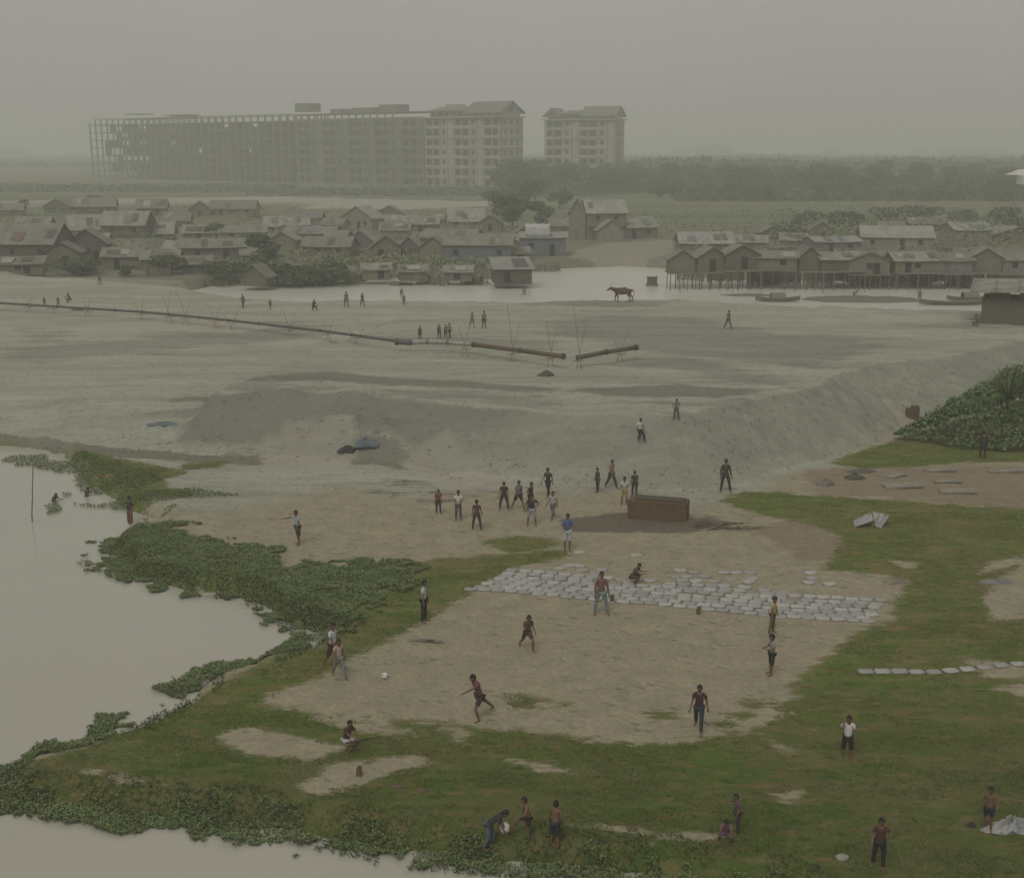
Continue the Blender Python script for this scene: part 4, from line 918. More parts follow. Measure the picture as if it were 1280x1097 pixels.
# ------------------------------------------------------------------ huts of the village
TINL = lambda: mat('tin_pale', (.33,.335,.295), (.22,.215,.185), .8, .7, rand=.1, wave=('X', 3)); TIND = lambda: mat('tin_dull', (.21,.205,.17), (.14,.135,.11), .8, .8, rand=.25, wave=('X', 3))
TINM = lambda: mat('tin_grey', (.28,.28,.24), (.17,.165,.135), .8, .75, rand=.2, wave=('X', 3)); TINB = lambda: mat('tin_blue', (.16,.18,.195), (.12,.13,.14), 1.2, .75, rand=.1, wave=('X', 3))
WBAM = lambda: mat('bamboo_wall', (.22,.205,.15), (.155,.145,.11), 2, .9, rand=.25, wave=('X', 5)); WDK = lambda: mat('dark_wall', (.145,.14,.105), (.10,.097,.075), 2, .9, rand=.25, wave=('X', 4))
WTIN = lambda: mat('tin_wall', (.19,.195,.17), (.14,.14,.125), 2, .8, rand=.3, wave=('X', 4)); WBRK = lambda: mat('plaster_wall', (.24,.21,.165), (.18,.16,.13), 2, .9, rand=.15)
DARK = mat('dark_inside', (.02,.02,.018))
RF = dict(l=TINL, d=TIND, m=TINM, b=TINB, s=lambda: mat('straw_roof', (.14,.12,.08), (.09,.08,.055), 3, .95, .6, 14, rand=.2)); WL_ = dict(b=WBAM, d=WDK, t=WTIN, k=WBRK, u=TINB)
PATCH = [mat('patch_rust', (.17,.125,.085), (.12,.09,.065), 2, .8), mat('patch_pale', (.30,.30,.265), (.23,.23,.2), 2, .7), mat('patch_dark', (.10,.10,.085), (.075,.075,.06), 2, .8), mat('patch_tarp', (.15,.165,.17), (.12,.13,.13), 2, .6)]
def ngh(X, Y): return max(hz(X, Y), .55)
def hut(x0, x1, yb, wh, rh, roof='m', wall='b', ridge='x', label='', depth=None, stilt=0, rot=0, cat='hut', storeys=1, shed=False, z0=None):
    g = G((x0 + x1) / 2, yb, .9 if z0 is None else z0); X, Y = g; z = (ngh(X, Y) if z0 is None else z0); s = ppm(Y, z); w = (x1 - x0) / s; h = wh / s; r = rh / s; dp = depth or min(max(w * .7, 3), 7)
    rd = random.Random(int(x0 * 3 + yb)); t = empty('tin_hut' if roof != 's' else 'thatched_hut', (X, Y + dp / 2, z), R(rot + rd.uniform(-14, 14))); tag(t, label, cat)
    base = stilt / s; wm_, rm = WL_[wall](), RF[roof]()
    b = MB(); zb = base - (.25 if not stilt else 0)
    hw, hd = w / 2, dp / 2; top = base + h
    def prism(b, z1, z2, mt):
        b.add([(-hw, -hd, z1), (hw, -hd, z1), (hw, hd, z1), (-hw, hd, z1), (-hw, -hd, z2), (hw, -hd, z2), (hw, hd, z2), (-hw, hd, z2)], [(0,1,5,4),(1,2,6,5),(2,3,7,6),(3,0,4,7),(0,3,2,1)], mt)
    prism(b, zb, top, wm_)
    if shed:
        b.add([(-hw, -hd, top), (hw, -hd, top), (hw, hd, top + r), (-hw, hd, top + r), (hw, hd, top), (-hw, hd, top)], [(0,5,3),(1,2,4),(5,4,2,3)], wm_)
    elif ridge == 'x': b.add([(-hw, -hd, top), (-hw, hd, top), (-hw, 0, top + r), (hw, -hd, top), (hw, hd, top), (hw, 0, top + r)], [(0,2,1),(3,4,5)], wm_)
    else: b.add([(-hw, -hd, top), (hw, -hd, top), (0, -hd, top + r), (-hw, hd, top), (hw, hd, top), (0, hd, top + r)], [(0,1,2),(3,5,4)], wm_)
    b.build('wall', t)
    b = MB(); ov = .35; th = .09; sag = rd.uniform(.0, .12)
    def slab(c):                       # four corners, thickened, with a slight sag in the middle
        A_, B_, C_, D_ = map(Vector, c); n_ = 4; vs = []
        for q in range(n_ + 1):
            f = q / n_; k = -sag * 4 * f * (1 - f); vs += [A_.lerp(B_, f) + Vector((0, 0, k)), D_.lerp(C_, f) + Vector((0, 0, k))]
        m_ = len(vs); vs += [v + Vector((0, 0, th)) for v in vs]; fs = []
        for q in range(n_): fs += [(2*q, 2*q+2, 2*q+3, 2*q+1)[::-1], (m_+2*q, m_+2*q+2, m_+2*q+3, m_+2*q+1), (2*q, 2*q+2, m_+2*q+2, m_+2*q), (2*q+1, 2*q+3, m_+2*q+3, m_+2*q+1)]
        fs += [(0, 1, m_ + 1, m_), (m_ - 2, m_ - 1, 2 * m_ - 1, 2 * m_ - 2)]; b.add(vs, fs, rm)
    k = r / (hd if ridge == 'x' else hw); e = .012
    if shed: kk = r / dp; slab([(-hw - ov, -hd - ov, top - ov * kk + e), (hw + ov, -hd - ov, top - ov * kk + e), (hw + ov, hd + ov, top + r + ov * kk + e), (-hw - ov, hd + ov, top + r + ov * kk + e)])
    elif ridge == 'x':
        slab([(-hw - ov, -hd - ov, top - ov * k + e), (hw + ov, -hd - ov, top - ov * k + e), (hw + ov, 0, top + r + e), (-hw - ov, 0, top + r + e)])
        slab([(-hw - ov, hd + ov, top - ov * k + e), (hw + ov, hd + ov, top - ov * k + e), (hw + ov, .003, top + r + e), (-hw - ov, .003, top + r + e)])
    else:
        slab([(-hw - ov, -hd - ov, top - ov * k + e), (-hw - ov, hd + ov, top - ov * k + e), (0, hd + ov, top + r + e), (0, -hd - ov, top + r + e)])
        slab([(hw + ov, -hd - ov, top - ov * k + e), (hw + ov, hd + ov, top - ov * k + e), (.003, hd + ov, top + r + e), (.003, -hd - ov, top + r + e)])
    roof_ = b.build('roof', t)
    if shed or ridge == 'x':
        kk = r / dp if shed else r / hd; Ls = dp if shed else hd
        for q in range(rd.choice((1, 2, 3, 3))):
            pw, pl = rd.uniform(.8, 2.0), rd.uniform(.5, .9) * Ls; cx_ = rd.uniform(-hw + pw / 2, hw - pw / 2) if hw > pw / 2 else 0; cy = -hd + pl / 2 * .9 + rd.uniform(0, Ls - pl) * .8
            b = MB(); b.box((cx_, cy, top + (cy + hd) * kk + th + .035 + q * .012), (pw, pl * .95, .025), rd.choice(PATCH), rz=rd.uniform(-.03, .03), rx=math.atan(kk)); b.build('patch', roof_)
    # door and windows on the side towards the pitch
    fl = base if stilt else 0; hh = h / storeys
    dx = rd.uniform(-.6, .6) * (hw - .6); b = MB(); dh = min(1.9, hh * .82); b.box((dx, -hd - .012, fl + dh / 2), (.85, .05, dh), DARK if rd.random() < .6 else wm_); b.build('door', t)
    for s_ in range(storeys):
        for q in range(max(1, int(w / 3.2))):
            wx = -hw + (q + .5) * w / max(1, int(w / 3.2)) + rd.uniform(-.2, .2)
            if s_ == 0 and abs(wx - dx) < .95: continue
            b = MB(); b.box((wx, -hd - .01, fl + hh * (s_ + .58)), (.8, .04, min(.8, hh * .4)), DARK); b.build('window', t)
    if storeys > 1: b = MB(); b.box((0, -hd - .4, fl + hh), (w, .8, .12), wm_); b.build('balcony', t)
    if stilt:
        b = MB(); b.box((0, -.45, base - .07), (w + .3, dp + 1.1, .12), WBAM()); b.build('platform', t)
        n_ = max(3, int(w / 1.3))
        for q in range(n_ + 1):
            for yy in (-hd - .9, hd * .2): b = MB(); b.tube((-hw + w * q / n_ + rd.uniform(-.1, .1), yy, -1.6), (-hw + w * q / n_, yy, base - .131), .07, .06, WDK(), 6); b.build('stilt', t)
    return t
H_ = [
 # x0, x1, yb, wall px, roof px, roof, wall, ridge, label, kw
 (-34,78,341,27,22,'d','d','x','long dark low shed at the left edge of the village above the sand',dict(depth=6)),
 (56,98,342,22,12,'d','b','y','gabled end hut touching the long dark shed at left',{}),
 (-10,50,352,12,6,'d','b','x','low lean-to in front of the long dark shed at left',dict(shed=True,depth=3)),
 (84,132,334,26,17,'d','d','y','dark gabled hut right of the long dark shed at left',{}),
 (128,176,338,17,9,'d','b','x','long brown hut behind the hanging white sheet',{}),
 (128,184,306,17,15,'m','d','x','hut with striped grey roof behind the white sheet',{}),
 (82,136,304,10,16,'l','k','x','hut with broad pale tin roof near the left of the village',dict(rot=12)),
 (186,216,304,7,12,'l','b','x','small hut with a very pale roof right of the striped one',{}),
 (56,92,272,8,9,'d','d','y','dark gabled hut at the back left beside the pale strip',{}),
 (92,140,273,9,10,'d','d','x','dark wide hut at the back left beside the pale strip',{}),
 (170,206,276,10,10,'d','d','x','dark hut standing alone at the back by the pale strip',{}),
 (236,262,276,8,10,'d','b','y','dark gabled hut at the back, left one of a touching pair',{}),
 (262,318,275,8,9,'d','b','x','dark wide hut at the back, right one of a touching pair',{}),
 (20,60,296,8,8,'m','b','x','grey roofed hut behind the long dark shed',{}),
 (-20,24,277,8,7,'d','b','x','dark roofed hut at the far left edge',{}),
 (222,300,330,20,9,'d','b','x','long brown walled hut left of the village trees',{}),
 (228,268,300,9,8,'m','t','x','grey roofed hut in the middle left rows',{}),
 (272,330,300,9,7,'m','b','x','long grey roofed hut in the middle left rows',{}),
 (303,336,352,10,14,'d','d','y','dark gabled hut at the waterside by the pond tip',{}),
 (330,352,290,8,10,'l','b','x','small pale roofed hut left of the tall gabled house',{}),
 (350,384,292,11,8,'m','k','x','grey roofed hut next to the tall gabled house',{}),
 (430,474,288,15,14,'l','k','y','tall gabled house with pale right roof slope',dict(rot=-22)),
 (470,504,272,5,9,'m','d','y','dark grey gabled hut behind the tall gabled house',{}),
 (356,420,300,8,7,'m','b','x','long low hut with a pale roof edge in the middle rows',{}),
 (380,440,322,14,10,'d','b','x','dark hut left of the row of small gables',{}),
 (436,468,316,14,13,'m','t','y','grey gable in the row above the pond, leftmost',{}),
 (462,500,326,16,14,'d','b','y','dark gable in the row above the pond, second from left',{}),
 (500,526,324,15,12,'d','d','y','dark gable in the row above the pond, third from left',{}),
 (526,560,328,18,13,'d','b','y','brown gable in the row above the pond, right end',{}),
 (530,600,308,10,9,'m','t','x','long sloping grey roof behind the row of gables',dict(rot=-14)),
 (556,640,329,22,8,'d','u','x','long shed with bluish tin wall above the pond',dict(rot=-10)),
 (560,604,286,10,14,'l','k','x','hut with pale grey roof against the far dark trees',dict(rot=-8)),
 (600,628,290,12,8,'d','b','y','narrow dark hut beside the pale grey roof',{}),
 (650,708,321,23,4,'l','u','x','flat roofed bluish tin shed with a white cloth on it',dict(shed=True,depth=5)),
 (616,662,350,17,9,'l','d','x','small square hut with light roof standing at the pond edge',dict(shed=True,depth=6)),
 (713,734,300,34,16,'m','b','y','tall narrow gabled wing left of the two storey house',{}),
 (730,780,300,34,14,'l','b','x','two storey tin house with light roof and upper balcony',dict(storeys=2)),
 (768,818,299,15,11,'m','t','x','low grey roofed house right of the two storey house',dict(rot=12)),
 (746,778,302,14,12,'m','k','y','low gabled front before the two storey house',{}),
 (686,716,294,12,8,'d','b','x','dark hut left of the two storey house',{}),
 (836,868,336,20,13,'m','b','y','stilt hut with small gable, leftmost above the pond',dict(stilt=14)),
 (868,906,336,22,15,'m','b','y','stilt hut with grey gable, second from left above the pond',dict(stilt=15)),
 (904,946,337,24,14,'m','d','y','stilt hut with steep gable, third from left above the pond',dict(stilt=17)),
 (850,916,314,10,12,'l','b','x','long hut with pale roof behind the stilt gables',{}),
 (930,1000,334,18,8,'d','b','x','long open stilt hut with upright posts',dict(stilt=18)),
 (918,960,312,9,7,'m','b','x','low roofed hut behind the long open stilt hut',{}),
 (996,1022,338,22,14,'d','d','y','dark gabled stilt hut right of the open one',dict(stilt=16)),
 (1014,1074,316,13,5,'l','t','x','hut with thin pale roof line behind the dark stilt gable',dict(rot=8)),
 (1020,1076,337,18,9,'m','d','x','dark stilt hut below the thin pale roof line',dict(stilt=16)),
 (1082,1168,313,16,12,'l','k','x','long white tin roofed shed in the right village',{}),
 (1062,1112,331,20,12,'d','b','y','wide dark gable below the long white roof',dict(stilt=12)),
 (1116,1170,334,18,10,'m','b','x','brown stilt hut below the right end of the white roof',dict(stilt=14)),
 (1186,1238,308,20,8,'l','k','x','plastered house with pale roof in the right village',{}),
 (1168,1216,334,20,9,'d','t','x','dark stilt hut below the plastered house',dict(stilt=13)),
 (1214,1252,337,22,14,'m','b','y','gabled stilt hut near the right edge',dict(stilt=14)),
 (1250,1310,335,20,9,'d','t','x','long dark stilt hut at the right edge above the pond',dict(stilt=13)),
 (1236,1300,306,12,9,'m','b','y','grey gabled house at the right edge of the village',{}),
 (1236,1262,284,7,7,'m','k','x','small pale walled house under the wood at right',{}),
 (978,1010,308,8,7,'m','b','x','small grey roofed hut between field and stilt huts',{}),
]
for x0, x1, yb, wh, rh, rf, wl, rg, lab, kw in H_:
    if 'stilt' in kw: yb, wh, rh, kw = 350, wh * .85, rh * .8, dict(kw, stilt=kw['stilt'] * .9)
    hut(x0, x1, yb, wh, rh, rf, wl, rg, lab, **kw)
H2 = [(178,222,339,15,9,'m','b','x','low brown hut right of the hanging white sheet'),(226,262,343,13,8,'d','d','x','low hut at the shore between white sheet and pond tip'),(342,372,345,12,8,'d','b','y','small gable on the shore left of the big trees'),(452,486,345,12,6,'m','b','x','low lean-to on the shore below the leftmost gable'),(498,532,346,11,6,'d','b','x','low lean-to on the shore below the third gable'),(556,590,346,10,6,'m','t','x','low lean-to on the shore below the long bluish wall'),(206,240,322,11,8,'m','b','x','grey hut between the pale small roof and the brown walls'),(268,300,318,11,8,'d','b','y','dark gable in the middle left rows'),(300,340,330,12,8,'m','b','x','grey hut left of the big village trees'),(100,134,318,9,7,'m','b','x','grey low hut below the broad pale tin roof'),(-20,20,305,10,8,'m','t','x','grey hut at the far left behind the long shed'),(404,432,290,9,7,'d','b','x','dark hut just left of the tall gabled house'),(480,520,286,9,7,'m','b','x','grey hut right of the tall gabled house'),(520,556,282,8,6,'d','b','x','dark hut left of the pale grey roof'),(636,660,326,10,6,'d','b','x','dark lean-to left of the flat bluish shed'),(1040,1070,346,12,6,'d','b','x','low waterside lean-to among the right stilt huts'),(1150,1184,346,12,6,'m','b','x','low waterside lean-to right of the middle stilt huts')]
for x0, x1, yb, wh, rh, rf, wl, rg, lab in H2: hut(x0, x1, yb, wh, rh, rf, wl, rg, lab, rot=random.uniform(-12, 12))
# second batch: plain small sheds filling the back rows, each named by its row
rd = random.Random(4)
FB = [(8,40,322,'between the long dark shed and the pale strip'),(44,80,318,'behind the long dark shed at its right end'),(140,172,290,'behind the striped grey roof'),(205,236,292,'behind the brown walled hut'),(305,330,318,'left of the big village trees'),
      (340,372,312,'under the big village trees'),(372,402,282,'left of the tall gabled house at back'),(408,436,306,'below the tall gabled house'),(476,512,300,'behind the second gable above the pond'),(514,548,290,'between tall gabled house and pale grey roof'),
      (596,650,310,'behind the bluish tin wall'),(640,668,304,'behind the white cloth roof'),(1100,1130,296,'behind the white roof, left'),(1136,1180,290,'behind the white roof, right'),(950,980,300,'beside the green field'),(1010,1040,298,'right of the green field')]
for x0, x1, yb, wh_ in FB: hut(x0, x1, yb, rd.uniform(8, 13), rd.uniform(6, 9), rd.choice('dmd'), rd.choice('bdt'), rd.choice('xxy'), 'small weathered tin shed ' + wh_, cat='shed')
def fence(x0, x1, yb, h, label):
    a = G(x0, yb, .8); c_ = G(x1, yb + rd.uniform(-2, 2), .8); z = min(max(hz(*a), PONDZ), 1.5); t = empty('bamboo_fence', (a[0], a[1], z), math.atan2(c_[1] - a[1], c_[0] - a[0])); tag(t, label, 'fence'); L_ = math.hypot(c_[0] - a[0], c_[1] - a[1])
    b = MB(); n_ = int(L_ / .22); vs = []
    for i in range(n_): b.box((i * L_ / n_ + .1, rd.uniform(-.02, .02), h * .5 + rd.uniform(-.08, .08) * h), (.2, .05, h * rd.uniform(.8, 1.1)), WBAM() if rd.random() < .6 else WDK())
    b.build('mat_panel', t)
    for i in range(max(2, int(L_ / 1.5)) + 1): b = MB(); q = L_ * i / max(2, int(L_ / 1.5)); b.tube((q, -.08, -.8), (q + rd.uniform(-.1, .1), -.08, h * rd.uniform(1.1, 1.9)), .06, .045, STICK, 6); b.build('post', t)
for x0, x1, yb, h, lab in ((100,130,346,1.3,'below the gabled end hut'),(182,214,347,1.2,'below the low brown hut'),(372,410,346,1.6,'before the big village trees'),(414,450,346,1.3,'left of the leftmost shore lean-to'),(536,556,346,1.2,'between two shore lean-tos'),
    (846,880,341,1.5,'under the leftmost stilt gable'),(884,930,343,1.7,'under the steep stilt gable'),(934,1000,345,1.9,'under the long open stilt hut'),(1004,1040,345,1.8,'under the dark stilt gable'),(1072,1110,346,1.7,'under the wide dark gable'),(1112,1150,345,1.8,'under the brown stilt hut'),
    (1186,1230,346,1.9,'under the plastered house'),(1234,1300,345,1.9,'at the right edge above the pond'),(664,700,331,1.2,'before the flat bluish shed'),(1172,1190,322,1.4,'beside the dark stilt hut at right'),(960,1010,322,1.3,'behind the long open stilt hut'),(236,268,318,1.2,'in the middle left rows'),(20,56,318,1.2,'behind the long dark shed')):
    fence(x0, x1, yb, h, 'uneven bamboo fence ' + lab)
# white sheets hung up in the village
def sheetcloth(px, py, w, h, label, mt=None, lift=0):
    X, Y = G(px, py, 1)[:2]; z = ngh(X, Y) + lift; b = MB(); n = 10; vs = []; 
    for i in range(n + 1):
        for j in range(4): vs.append((-w / 2 + w * i / n, math.sin(i * 1.7) * .12 + j * .05, h * (1 - j / 3) * (1 + .06 * math.sin(i * 2.1))))
    b.add(vs, [(i * 4 + j, (i + 1) * 4 + j, (i + 1) * 4 + j + 1, i * 4 + j + 1) for i in range(n) for j in range(3)], mt or mat('white_sheet', (.5,.51,.5), (.4,.41,.4)))
    o = b.build('hanging_sheet', smooth=True); o.location = (X, Y - 1.2, z); sm = o.modifiers.new('s', 'SOLIDIFY'); sm.thickness = .03; tag(o, label, 'cloth')
sheetcloth(165, 333, 2.9, 2.0, 'white sheet hung before the brown hut in the left village', lift=.4)
sheetcloth(672, 322, 4.0, 2.2, 'white cloth spread above the flat roofed bluish shed', lift=3.0)
bpy.data.objects['hanging_sheet.001'].location.y += 4.2; bpy.data.objects['hanging_sheet.001'].location.z = 4.0
for px, py in ((152,338),(178,338)): pass
# woven hut on the sand at the right edge
X, Y, Z = GT(1226, 404); X2, Y2, _ = GT(1330, 409); s = ppm(Y, 3); t = empty('woven_hut', (X, Y, Z), math.atan2(Y2 - Y, X2 - X)); tag(t, 'woven bamboo hut with raised flat roof on the sand at the right edge', 'hut')
MATW = mat('woven_mat', (.17,.15,.105), (.11,.095,.065), 6, .9, wave=('Z', 5)); w_, h_w, d_ = 7.2, 2.3, 4.5
for nm, c, d in (('front_wall', (w_/2, 0, h_w/2-.1), (w_, .08, h_w)), ('back_wall', (w_/2, d_, h_w/2-.1), (w_, .08, h_w)), ('side_wall', (0, d_/2, h_w/2-.1), (.08, d_-.09, h_w)), ('side_wall', (w_, d_/2, h_w/2-.1), (.08, d_-.09, h_w))):
    b = MB(); b.box(c, d, MATW); b.build(nm, t)
for q in range(8): b = MB(); b.tube((.15 + q * 1.0, .1, 0), (.15 + q * 1.0, .1, 3.0 + .12 * q), .05, .045, STICK, 6); b.build('post', t)
b = MB(); b.box((1.3, .06, 2.5), (1.6, .05, .6), WDK()); b.box((4.6, .06, 2.5), (3.2, .05, .6), WDK()); b.build('upper_screen', t)
b = MB(); b.box((w_/2 - .3, d_/2 - .2, 3.25), (w_ + 1.6, d_ + 1.5, .09), RF['m'](), ry=-.03, rx=.10); b.build('roof', t)
for q in range(5): b = MB(); b.tube((-.9 + q * 1.9, -.9, 3.02 + q * .05), (-.9 + q * 1.9, 4.6, 3.6 + q * .05), .045, .045, STICK, 6); b.build('rafter', t)
# ------------------------------------------------------------------ stakes, boats and mud spits in the pond
def spit(pts, h, name='mud_spit'):
    wp = W(pts, PONDZ); xs_ = [q[0] for q in wp]; ys_ = [q[1] for q in wp]; nx_, ny_ = 60, 14; gx_ = np.linspace(min(xs_) - 1, max(xs_) + 1, nx_); gy_ = np.linspace(min(ys_) - 1.5, max(ys_) + 1.5, ny_)
    A_, B_ = np.meshgrid(gx_, gy_); z = PONDZ - .35 + (h + .35) * sst(-.8, 1.2, sdist(wp, A_.ravel(), B_.ravel())) * (.7 + .6 * fbm(A_.ravel() * .5, B_.ravel(), 3))
    i_ = np.arange(nx_ * ny_).reshape(ny_, nx_); Fq = np.stack([i_[:-1, :-1], i_[:-1, 1:], i_[1:, 1:], i_[1:, :-1]], -1).reshape(-1, 4)
    o = link(name, fastmesh(name, np.stack([A_.ravel(), B_.ravel(), z], 1), Fq, [mat('mud', (.16,.145,.11), (.11,.10,.075), .8, .9, .5)])); o['kind'] = 'structure'; return o
spit([(995,374),(1060,371),(1120,373),(1160,377),(1110,379),(1030,378)], .4)
spit([(880,368),(950,368),(985,371),(920,371)], .25)
stk = random.Random(2)
for px, py, h in [(x + stk.uniform(-3, 3), 359 + stk.uniform(-6, 8), stk.uniform(1.8, 3.2)) for x in range(848, 1226, 13)]:
    X, Y = G(px, py, PONDZ); stick((X, Y, PONDZ - 1), (X + stk.uniform(-.15, .15), Y, PONDZ + h), .05, 'bamboo_stake', 'thin bamboo stake standing in the pond below the stilt huts', 'stake', None, 'bamboo stakes standing in the pond')
for px in (609, 618): X, Y = G(px, 356, PONDZ); stick((X, Y, PONDZ - 1), (X, Y, PONDZ + 3.4 - (px - 609) * .04), .05, 'bamboo_stake', 'thin stake in the water before the small square hut, %s one of two' % ('left' if px < 612 else 'right'), 'stake')
def boat(px, py, L_, w, rz, label, mt, cover=None, z=None):
    z = PONDZ if z is None else z; X, Y = G(px, py, z); z = max(z, hz(X, Y)); b = MB(); n = 12; vs = []
    for i in range(n + 1):
        t = -1 + 2 * i / n; ww = w / 2 * (1 - abs(t) ** 2.2); sh = .32 * t * t
        vs += [(t * L_ / 2, -ww - .02, .42 + sh), (t * L_ / 2, -ww * .55, -.05 + sh * .8), (t * L_ / 2, ww * .55, -.05 + sh * .8), (t * L_ / 2, ww + .02, .42 + sh), (t * L_ / 2, ww * .8, .36 + sh), (t * L_ / 2, ww * .45, .05 + sh * .8), (t * L_ / 2, -ww * .45, .05 + sh * .8), (t * L_ / 2, -ww * .8, .36 + sh)]
    fs = [(i * 8 + j, i * 8 + (j + 1) % 8, i * 8 + 8 + (j + 1) % 8, i * 8 + 8 + j) for i in range(n) for j in range(8)]
    t_ = empty('wooden_boat', (X, Y, z), rz); tag(t_, label, 'boat'); b.add(vs, fs, mt); b.build('hull', t_)
    for q in (-.25, .25): b = MB(); b.box((q * L_, 0, .36), (.25, w * .75, .05), mt); b.build('thwart', t_)
    if cover:
        b = MB(); m_ = 8
        vs = [(s_ * L_ * .16, math.cos(math.pi * k / m_) * w * .45, .42 + math.sin(math.pi * k / m_) * .7) for s_ in (-1, 1) for k in range(m_ + 1)]
        b.add(vs, [(k, k + 1, m_ + 2 + k, m_ + 1 + k) for k in range(m_)], WBAM()); o = b.build('canopy', t_); sm = o.modifiers.new('s', 'SOLIDIFY'); sm.thickness = .04
WD = mat('boat_wood', (.17,.155,.12), (.12,.11,.085), 4)
boat(972, 377, 5.6, 1.2, .02, 'dark wooden boat with a low canopy drawn up at the pond edge', WD, True)
boat(1192, 381, 8.5, 1.6, .03, 'long low moored barge left of the woven hut', WD); boat(1212, 376, 6.0, 1.3, .08, 'shorter wooden boat behind the long moored barge', WD, True)
X, Y = G(815, 357, PONDZ); b = MB(); b.box((0, 0, .0), (1.6, 1.2, .3), WD); b.box((0, 0, .6), (1.3, .9, .9), WDK()); b.box((0, 0, 1.09), (1.6, 1.2, .08), TIND()); o = b.build('floating_crate'); o.location = (X, Y, PONDZ + .1); tag(o, 'small dark box raft floating in the middle of the pond', 'raft')

# ------------------------------------------------------------------ ox
def ox(px, py):
    X, Y, Z = GT(px, py); nd = {}; ed = []
    def n(k, p, r, par=None):
        nd[k] = (p, r)
        if par: ed.append((par, k))
    n('mid', (0,0,1.12), (.34,.40)); n('chest', (-.62,0,1.10), (.30,.40), 'mid'); n('hump', (-.72,0,1.36), .17, 'chest'); n('neck', (-1.02,0,1.28), (.17,.22), 'chest'); n('poll', (-1.3,0,1.42), .13, 'neck'); n('face', (-1.52,0,1.27), .105, 'poll'); n('muz', (-1.68,0,1.12), .08, 'face')
    n('rump', (.66,0,1.18), (.30,.34), 'mid'); n('tl0', (.98,0,1.24), .07, 'rump'); n('tl1', (1.08,0,.95), .03, 'tl0'); n('tl2', (1.1,.02,.6), .03, 'tl1'); n('tl3', (1.12,.02,.48), .05, 'tl2')
    for s_, a in ((1,.14),(-1,-.12)):
        n(f'fs{s_}', (-.66,.16*s_,.88), .15, 'chest'); n(f'fk{s_}', (-.68-a,.17*s_,.52), .075, f'fs{s_}'); n(f'ff{s_}', (-.68-a*1.2,.17*s_,.14), .05, f'fk{s_}'); n(f'fh{s_}', (-.73-a*1.2,.17*s_,.04), .065, f'ff{s_}')
        n(f'hs{s_}', (.66,.17*s_,.9), .19, 'rump'); n(f'hk{s_}', (.56+a,.19*s_,.68), .11, f'hs{s_}'); n(f'hh{s_}', (.82+a,.18*s_,.46), .07, f'hk{s_}'); n(f'hf{s_}', (.76+a*1.3,.18*s_,.13), .05, f'hh{s_}'); n(f'hv{s_}', (.70+a*1.3,.18*s_,.04), .065, f'hf{s_}')
        n(f'ear{s_}', (-1.26,.22*s_,1.42), .045, 'poll'); n(f'eat{s_}', (-1.25,.32*s_,1.38), .03, f'ear{s_}')
    b = MB(); vs, fs, me_ = skin_mesh(nd, ed, 'mid', 1); bpy.data.meshes.remove(me_); b.add(vs, fs, mat('ox_hide', (.10,.06,.035), (.06,.04,.028), 1.2, .7)); o = b.build('cow', smooth=True); o.location = (X, Y, Z); o.rotation_euler = (0, 0, R(-4)); o.scale = (.98,.98,.98)
    for s_ in (1, -1): h2 = MB(); h2.path([(-1.3,.08*s_,1.52),(-1.33,.22*s_,1.62),(-1.38,.24*s_,1.8)], [.035,.028,.01], mat('horn', (.25,.22,.16)), 7); h2.build('horn', o, True)
    tag(o, 'brown cow walking left along the edge of the sand by the pond', 'cow')
ox(779, 377)

# ------------------------------------------------------------------ trees
BARK = mat('bark', (.07,.06,.045))
def crown_mesh(seed, n, w, h, leaf, mt):
    r = np.random.default_rng(seed); nl = 9; C = np.stack([r.uniform(-.32, .32, nl) * w, r.uniform(-.32, .32, nl) * w, r.uniform(.28, .85, nl) * h], 1); C[0] = (0, 0, .72 * h); Rr = r.uniform(.17, .30, nl) * w
    k = r.integers(0, nl, n); d = r.normal(size=(n, 3)); d /= np.linalg.norm(d, axis=1)[:, None]; P = C[k] + d * (Rr[k] * r.uniform(.55, 1.08, n) ** .7)[:, None] * np.array([1, 1, .8])
    P = P[P[:, 2] > .06 * h]; m_ = len(P); t = r.normal(size=(m_, 3)) + d[:m_] * .4; t /= np.linalg.norm(t, axis=1)[:, None]; a = np.cross(t, r.normal(size=(m_, 3))); a /= np.linalg.norm(a, axis=1)[:, None]; bb = np.cross(t, a); s = leaf * r.uniform(.5, 1.4, m_)[:, None]
    V = np.stack([P - a * s, P + bb * s * .7, P + a * s, P - bb * s * .7], 1).reshape(-1, 3); return fastmesh('crown', V, np.arange(len(V)).reshape(-1, 4), [mt]), C
def trunk_mesh(C, h):
    b = MB(); b.path([(0, 0, -.5), (.1, .05, h * .22), (0, 0, h * .45), (C[0][0], C[0][1], h * .62)], [h * .03, h * .024, h * .018, h * .01], BARK, 7)
    for c in C[1:7]: b.path([(0, 0, h * .3), tuple((Vector(c) * .6 + Vector((0, 0, h * .12)))), tuple(c)], [h * .014, h * .009, h * .004], BARK, 5)
    return b.mesh('trunk', True)
TL = leafmat('tree_leaf', (.042,.058,.028), (.07,.085,.042), .12)
protos = []
for k in range(6):
    hh = 10; cm, C = crown_mesh(k + 20, 1700, (9, 11, 8, 12, 7, 10)[k], hh, .38, TL); protos.append((cm, trunk_mesh(C, hh)))
def tree(X, Y, z, s, label, group=None, k=None, cat='tree', sq=1.0):
    cm, tm = protos[random.randrange(6) if k is None else k]; t = empty('tree', (X, Y, z), random.uniform(0, 6.28)); t.scale = (s * sq, s * sq, s); tag(t, label, cat, group)
    link('crown', cm, t); link('trunk', tm, t); return t
tr = random.Random(12)
gt = 'trees of the hazy wood behind the village'
def topline(x): return lerp_path([(620,196),(655,196),(700,200),(780,206),(800,204),(860,207),(960,203),(1050,202),(1160,204),(1290,203),(1330,205)], x)
